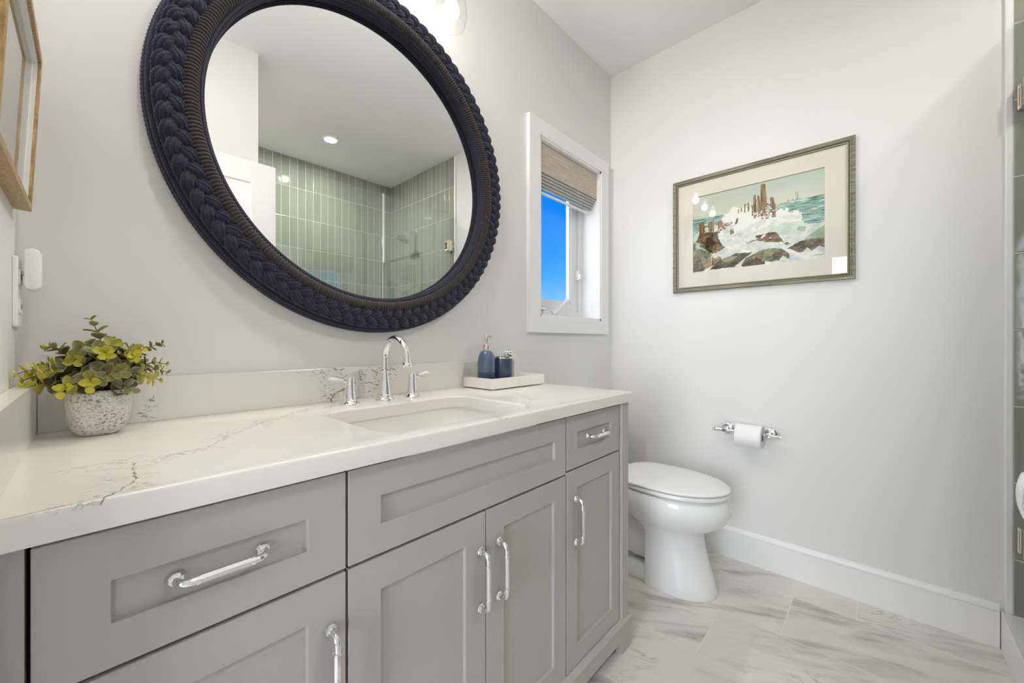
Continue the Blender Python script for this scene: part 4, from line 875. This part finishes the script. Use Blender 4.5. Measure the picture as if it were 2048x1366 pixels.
mb = MB(); mb.box(x0+0.0088, x0+0.0098, LYa+0.0168, LYb-0.0168, LZa+0.0168, LZb-0.0168); build('picture_glass', mb, M['picture_glass'], lp)
lp.rotation_euler = (0, math.radians(2.6), 0)

# ------------------------------------------------------------------ outlet and plug-in on the left wall
op = thing('outlet_cover', (XL, -0.060, 1.103), 'white wall outlet cover plate on the left wall beside the back corner', 'outlet cover')
mb = MB(); mb.prism(rrect(-0.093, -0.027, 1.103, 1.228, 0.003, 3), lambda y, z: (XL, y, z), lambda y, z: (XL+0.0065, y, z)); build('plate', mb, M['plastic'], op, bevel=0.0015)
for z in (1.140, 1.193):
    mb = MB(); mb.prism(rrect(-0.077, -0.043, z-0.014, z+0.014, 0.006, 4), lambda y, zz: (XL+0.0064, y, zz), lambda y, zz: (XL+0.0082, y, zz)); build('socket', mb, M['plastic'], op)
    for yy, hh in ((-0.066, 0.005), (-0.054, 0.004)):
        mb = MB(); mb.box(XL+0.0080, XL+0.0085, yy-0.0011, yy+0.0011, z-hh, z+hh); build('slot', mb, M['dark'], op)
pi_ = thing('plug_in_sensor', (XL+0.030, -0.065, 1.207), 'small white rounded plug-in sensor pushed into the wall outlet', 'plug-in')
def stad(y, ins):
    xa, xb, za, zb = XL+0.0125+ins, XL+0.0320-ins, 1.170+ins, 1.2445-ins
    return [(x, y, z) for x, z in rrect(xa, xb, za, zb, (xb-xa)/2*0.92, 7)]
mb = MB(); mb.rings([stad(-0.0850, 0.002), stad(-0.0845, 0.0008), stad(-0.083, 0), stad(-0.040, 0), stad(-0.038, 0.001)], True, True, True, True); build('body', mb, M['plastic'], pi_, angle=45)
for yy in (-0.066, -0.054):
    mb = MB(); mb.box(XL+0.0086, XL+0.0130, yy-0.0007, yy+0.0007, 1.198, 1.204); build('prong', mb, M['brass'], pi_)

# ------------------------------------------------------------------ potted plant
PX, PY = 0.012, -0.102
pp = thing('potted_plant', (PX, PY, ZT), 'artificial green and yellow eucalyptus plant in a speckled stone pot on the countertop', 'plant')
t = NT('speckled_stone'); p = t.obj(); a = t.noise(t.mapping(p, (1, 1, 1.6)), 210, 5, 0.75); b = t.noise(p, 26, 4)
m_ = t.math('MULTIPLY', t.step(a, 0.50, 0.64), t.math('ADD', 0.35, t.math('MULTIPLY', t.step(b, 0.35, 0.65), 0.65)))
col = t.mix(m_, (0.70, 0.68, 0.65), (0.16, 0.15, 0.14)); M['stone'] = t.done(t.bsdf(col, 0.9, spec=0.2, normal=t.bump(t.math('SUBTRACT', 1.0, m_), 0.6, 0.0012)))
def pot_ring(r, z, n=48, e=0.80):
    o = []
    for i in range(n):
        a = 2*PI*i/n; c, s = math.cos(a), math.sin(a); k = (abs(c)**3.0+abs(s)**3.0)**(-1/3.0)
        o.append((PX+r*k*c*0.97, PY+r*k*s*0.97, z))
    return o
mb = MB(); mb.rings([pot_ring(r, ZT+z) for r, z in ((q_*0.83, w_) for q_, w_ in ((0.030, 0.0005), (0.034, 0.002), (0.043, 0.010), (0.050, 0.023), (0.0550, 0.042), (0.0570, 0.060), (0.0570, 0.076), (0.0560, 0.084), (0.0545, 0.0855), (0.0530, 0.084), (0.0530, 0.062)))], True, True, False, True)
build('pot', mb, M['stone'], pp)
mb = MB(); mb.rings([pot_ring(0.0438, ZT+0.066), pot_ring(0.025, ZT+0.070)], True, False, True, True); build('soil', mb, plain('dark_moss', (0.03, 0.028, 0.02), 0.95, bump=0.8, bscale=150), pp)
t = NT('leaf'); at = t.n('ShaderNodeVertexColor', layer_name='tint'); p = t.obj(); nz = t.noise(p, 120, 3)
col = t.mix(t.math('MULTIPLY', t.step(nz, 0.45, 0.7), 0.35), at.outputs[0], t.mix(0.5, at.outputs[0], (0.34, 0.33, 0.20)))
M['leaf'] = t.done(t.bsdf(col, 0.6, spec=0.25))
M['stem'] = plain('stem_green', (0.14, 0.15, 0.07), 0.6)
rnd = random.Random(11)
def leaf(L, Wd, yellow):
    """round leaf along +x with a soft fold; returns verts, faces, colours"""
    vs, fs, cs = [], [], []; nu_, nv_ = 6, 5
    g = (0.075, 0.090, 0.048); g2 = (0.21, 0.20, 0.135); ye = (0.62, 0.56, 0.035); ed = (0.44, 0.45, 0.22)
    tone = rnd.random()
    for i in range(nu_+1):
        u = i/nu_; w = Wd/2*(math.sin(PI*min(1, max(0.0, u**0.85)))**0.62 if 0 < u < 1 else 0.04)
        for j in range(nv_):
            v = -1+2*j/(nv_-1); x = L*u; y = w*v; z = 0.16*Wd*v*v-0.25*L*(u-0.4)**2
            vs.append((x, y, z)); k = max(abs(v)**3, (abs(u-0.5)*2)**6)
            body = tuple(a*(1-tone)+b*tone for a, b in zip(g, g2))
            c = tuple(a*(1-0.75*k)+b*0.75*k for a, b in zip(body, ed)); c = tuple(a*(1-yellow)+b*yellow for a, b in zip(c, ye))
            if abs(v) < 0.1: c = tuple(a*0.8+b*0.2 for a, b in zip(c, ed))
            cs.append(c)
    for i in range(nu_):
        for j in range(nv_-1): a = i*nv_+j; fs.append((a, a+1, a+nv_+1, a+nv_))
    return vs, fs, cs
def sprig(p0, p1, p2, yel, size=1.0, start=0.25, step=0.0125):
    p0, p1, p2 = Vector(p0), Vector(p1), Vector(p2)
    B = lambda q: p0*(1-q)**2+p1*2*q*(1-q)+p2*q*q
    L = sum((B((i+1)/20)-B(i/20)).length for i in range(20)); pts = [B(i/14) for i in range(15)]
    mb = MB(); mb.tube(pts, [0.0014*(1-0.5*i/14) for i in range(15)], 6); st = build('sprig', mb, M['stem'], pp)
    lm = MB(); cols = []; n = max(3, int(L*(1-start)/step)); tw = rnd.random()*PI
    for i in range(n+1):
        q = start+(1-start)*i/n; o = B(q); tg = (B(min(1, q+0.03))-B(max(0, q-0.03))).normalized()
        sz = size*(0.0245-0.0125*max(0, (q-0.45)/0.55)**1.2)*(0.85+0.3*rnd.random()); yl = yel*min(1, max(0, (q-0.62)/0.25))
        a = tw+i*PI/2+rnd.uniform(-0.3, 0.3); s1 = tg.orthogonal().normalized(); s2 = tg.cross(s1)
        for k in (0, 1):
            dr = (s1*math.cos(a+k*PI)+s2*math.sin(a+k*PI)); ld = (dr*0.9+tg*0.42+Vector((0, 0, 0.12))).normalized()
            nrm = (tg+Vector((rnd.uniform(-.3, .3), rnd.uniform(-.3, .3), 0.35))).normalized(); yv = nrm.cross(ld).normalized(); nz_ = ld.cross(yv)
            vs, fs, cs = leaf(sz, sz*0.88, min(1, max(0, yl+rnd.uniform(-0.12, 0.12)*yel)))
            wv = [o+ld*v[0]+yv*v[1]+nz_*v[2] for v in vs]
            for w in wv:
                if w.x < XL+0.004: w.x = XL+0.004
                if w.y > -0.004: w.y = -0.004
                if w.y > -0.022 and w.z < 1.0: w.y = -0.022
                if w.x < XL+0.027 and w.z < 1.0: w.z = 1.0
            lm.add(wv, fs, True); cols += cs
    lo = build('leaves', lm, M['leaf'], st, fixn=False, angle=180)
    c_ = lo.data.color_attributes.new('tint', 'FLOAT_COLOR', 'POINT')
    c_.data.foreach_set('color', np.array([(*c, 1) for c in cols], dtype=np.float32).ravel())
Z0 = ZT+0.070
def sp_(tip, bend, yel, size=1.0, base=None, start=0.25):
    bx, by = base or (PX+rnd.uniform(-.02, .02), PY+rnd.uniform(-.02, .02)); tip = Vector(tip)
    sprig((bx, by, Z0), (bx+(tip.x-bx)*bend[0], by+(tip.y-by)*bend[0], Z0+(tip.z-Z0)*bend[1]), tip, yel, size, start)
TIPS = [((-0.084, -0.125, 1.022), (0.45, 1.5), 1.0, 0.85), ((-0.080, -0.090, 1.008), (0.5, 1.7), 1.0, 0.9), ((0.036, -0.085, 1.058), (0.4, 1.1), 0.9, 0.9), ((0.002, -0.095, 1.119), (0.1, 0.5), 0.35, 0.95), ((-0.078, -0.110, 1.010), (0.45, 1.6), 1.0, 1.0), ((-0.074, -0.140, 0.998), (0.45, 1.7), 1.0, 1.0), ((-0.070, -0.080, 1.030), (0.45, 1.4), 0.9, 0.9),
        ((-0.055, -0.070, 1.066), (0.4, 1.1), 0.5, 0.8), ((-0.035, -0.175, 0.992), (0.5, 2.2), 1.0, 1.0), ((0.000, -0.185, 0.998), (0.5, 2.2), 1.0, 1.05), ((-0.020, -0.150, 1.040), (0.5, 1.5), 0.6, 1.0),
        ((0.020, -0.165, 1.052), (0.4, 1.4), 0.9, 1.05), ((0.042, -0.170, 1.016), (0.5, 1.8), 0.2, 1.15), ((0.070, -0.150, 1.048), (0.5, 1.3), 1.0, 1.0), ((0.085, -0.125, 1.060), (0.45, 1.2), 1.0, 0.85),
        ((0.128, -0.095, 1.072), (0.5, 0.9), 0.15, 0.75), ((0.134, -0.110, 1.030), (0.5, 1.3), 0.75, 0.85), ((0.140, -0.085, 1.012), (0.5, 1.6), 0.5, 0.75), ((0.118, -0.135, 1.000), (0.5, 1.8), 0.75, 0.9),
        ((0.096, -0.155, 1.005), (0.5, 1.9), 0.7, 1.0), ((0.062, -0.165, 0.985), (0.5, 2.6), 0.1, 1.0), ((0.018, -0.180, 1.008), (0.5, 2.0), 0.15, 1.15), ((-0.055, -0.150, 1.024), (0.5, 1.5), 0.7, 1.0),
        ((0.000, -0.060, 1.060), (0.4, 1.2), 0.3, 1.0), ((0.050, -0.065, 1.055), (0.4, 1.2), 0.6, 1.0), ((0.090, -0.060, 1.035), (0.5, 1.3), 0.4, 1.0), ((-0.040, -0.055, 1.035), (0.5, 1.3), 0.4, 1.0),
        ((0.030, -0.120, 1.070), (0.4, 1.0), 0.5, 1.1), ((-0.012, -0.120, 1.062), (0.4, 1.1), 0.25, 1.1), ((0.055, -0.120, 1.045), (0.5, 1.2), 0.2, 1.15), ((-0.045, -0.110, 1.020), (0.5, 1.5), 0.3, 1.1), ((0.085, -0.110, 1.020), (0.5, 1.5), 0.3, 1.1)]
for tip, bend, yel, size in TIPS: sp_((tip[0] if tip[0] < 0.03 else 0.03+(tip[0]-0.03)*0.74, tip[1], tip[2]), bend, yel, size*1.12)
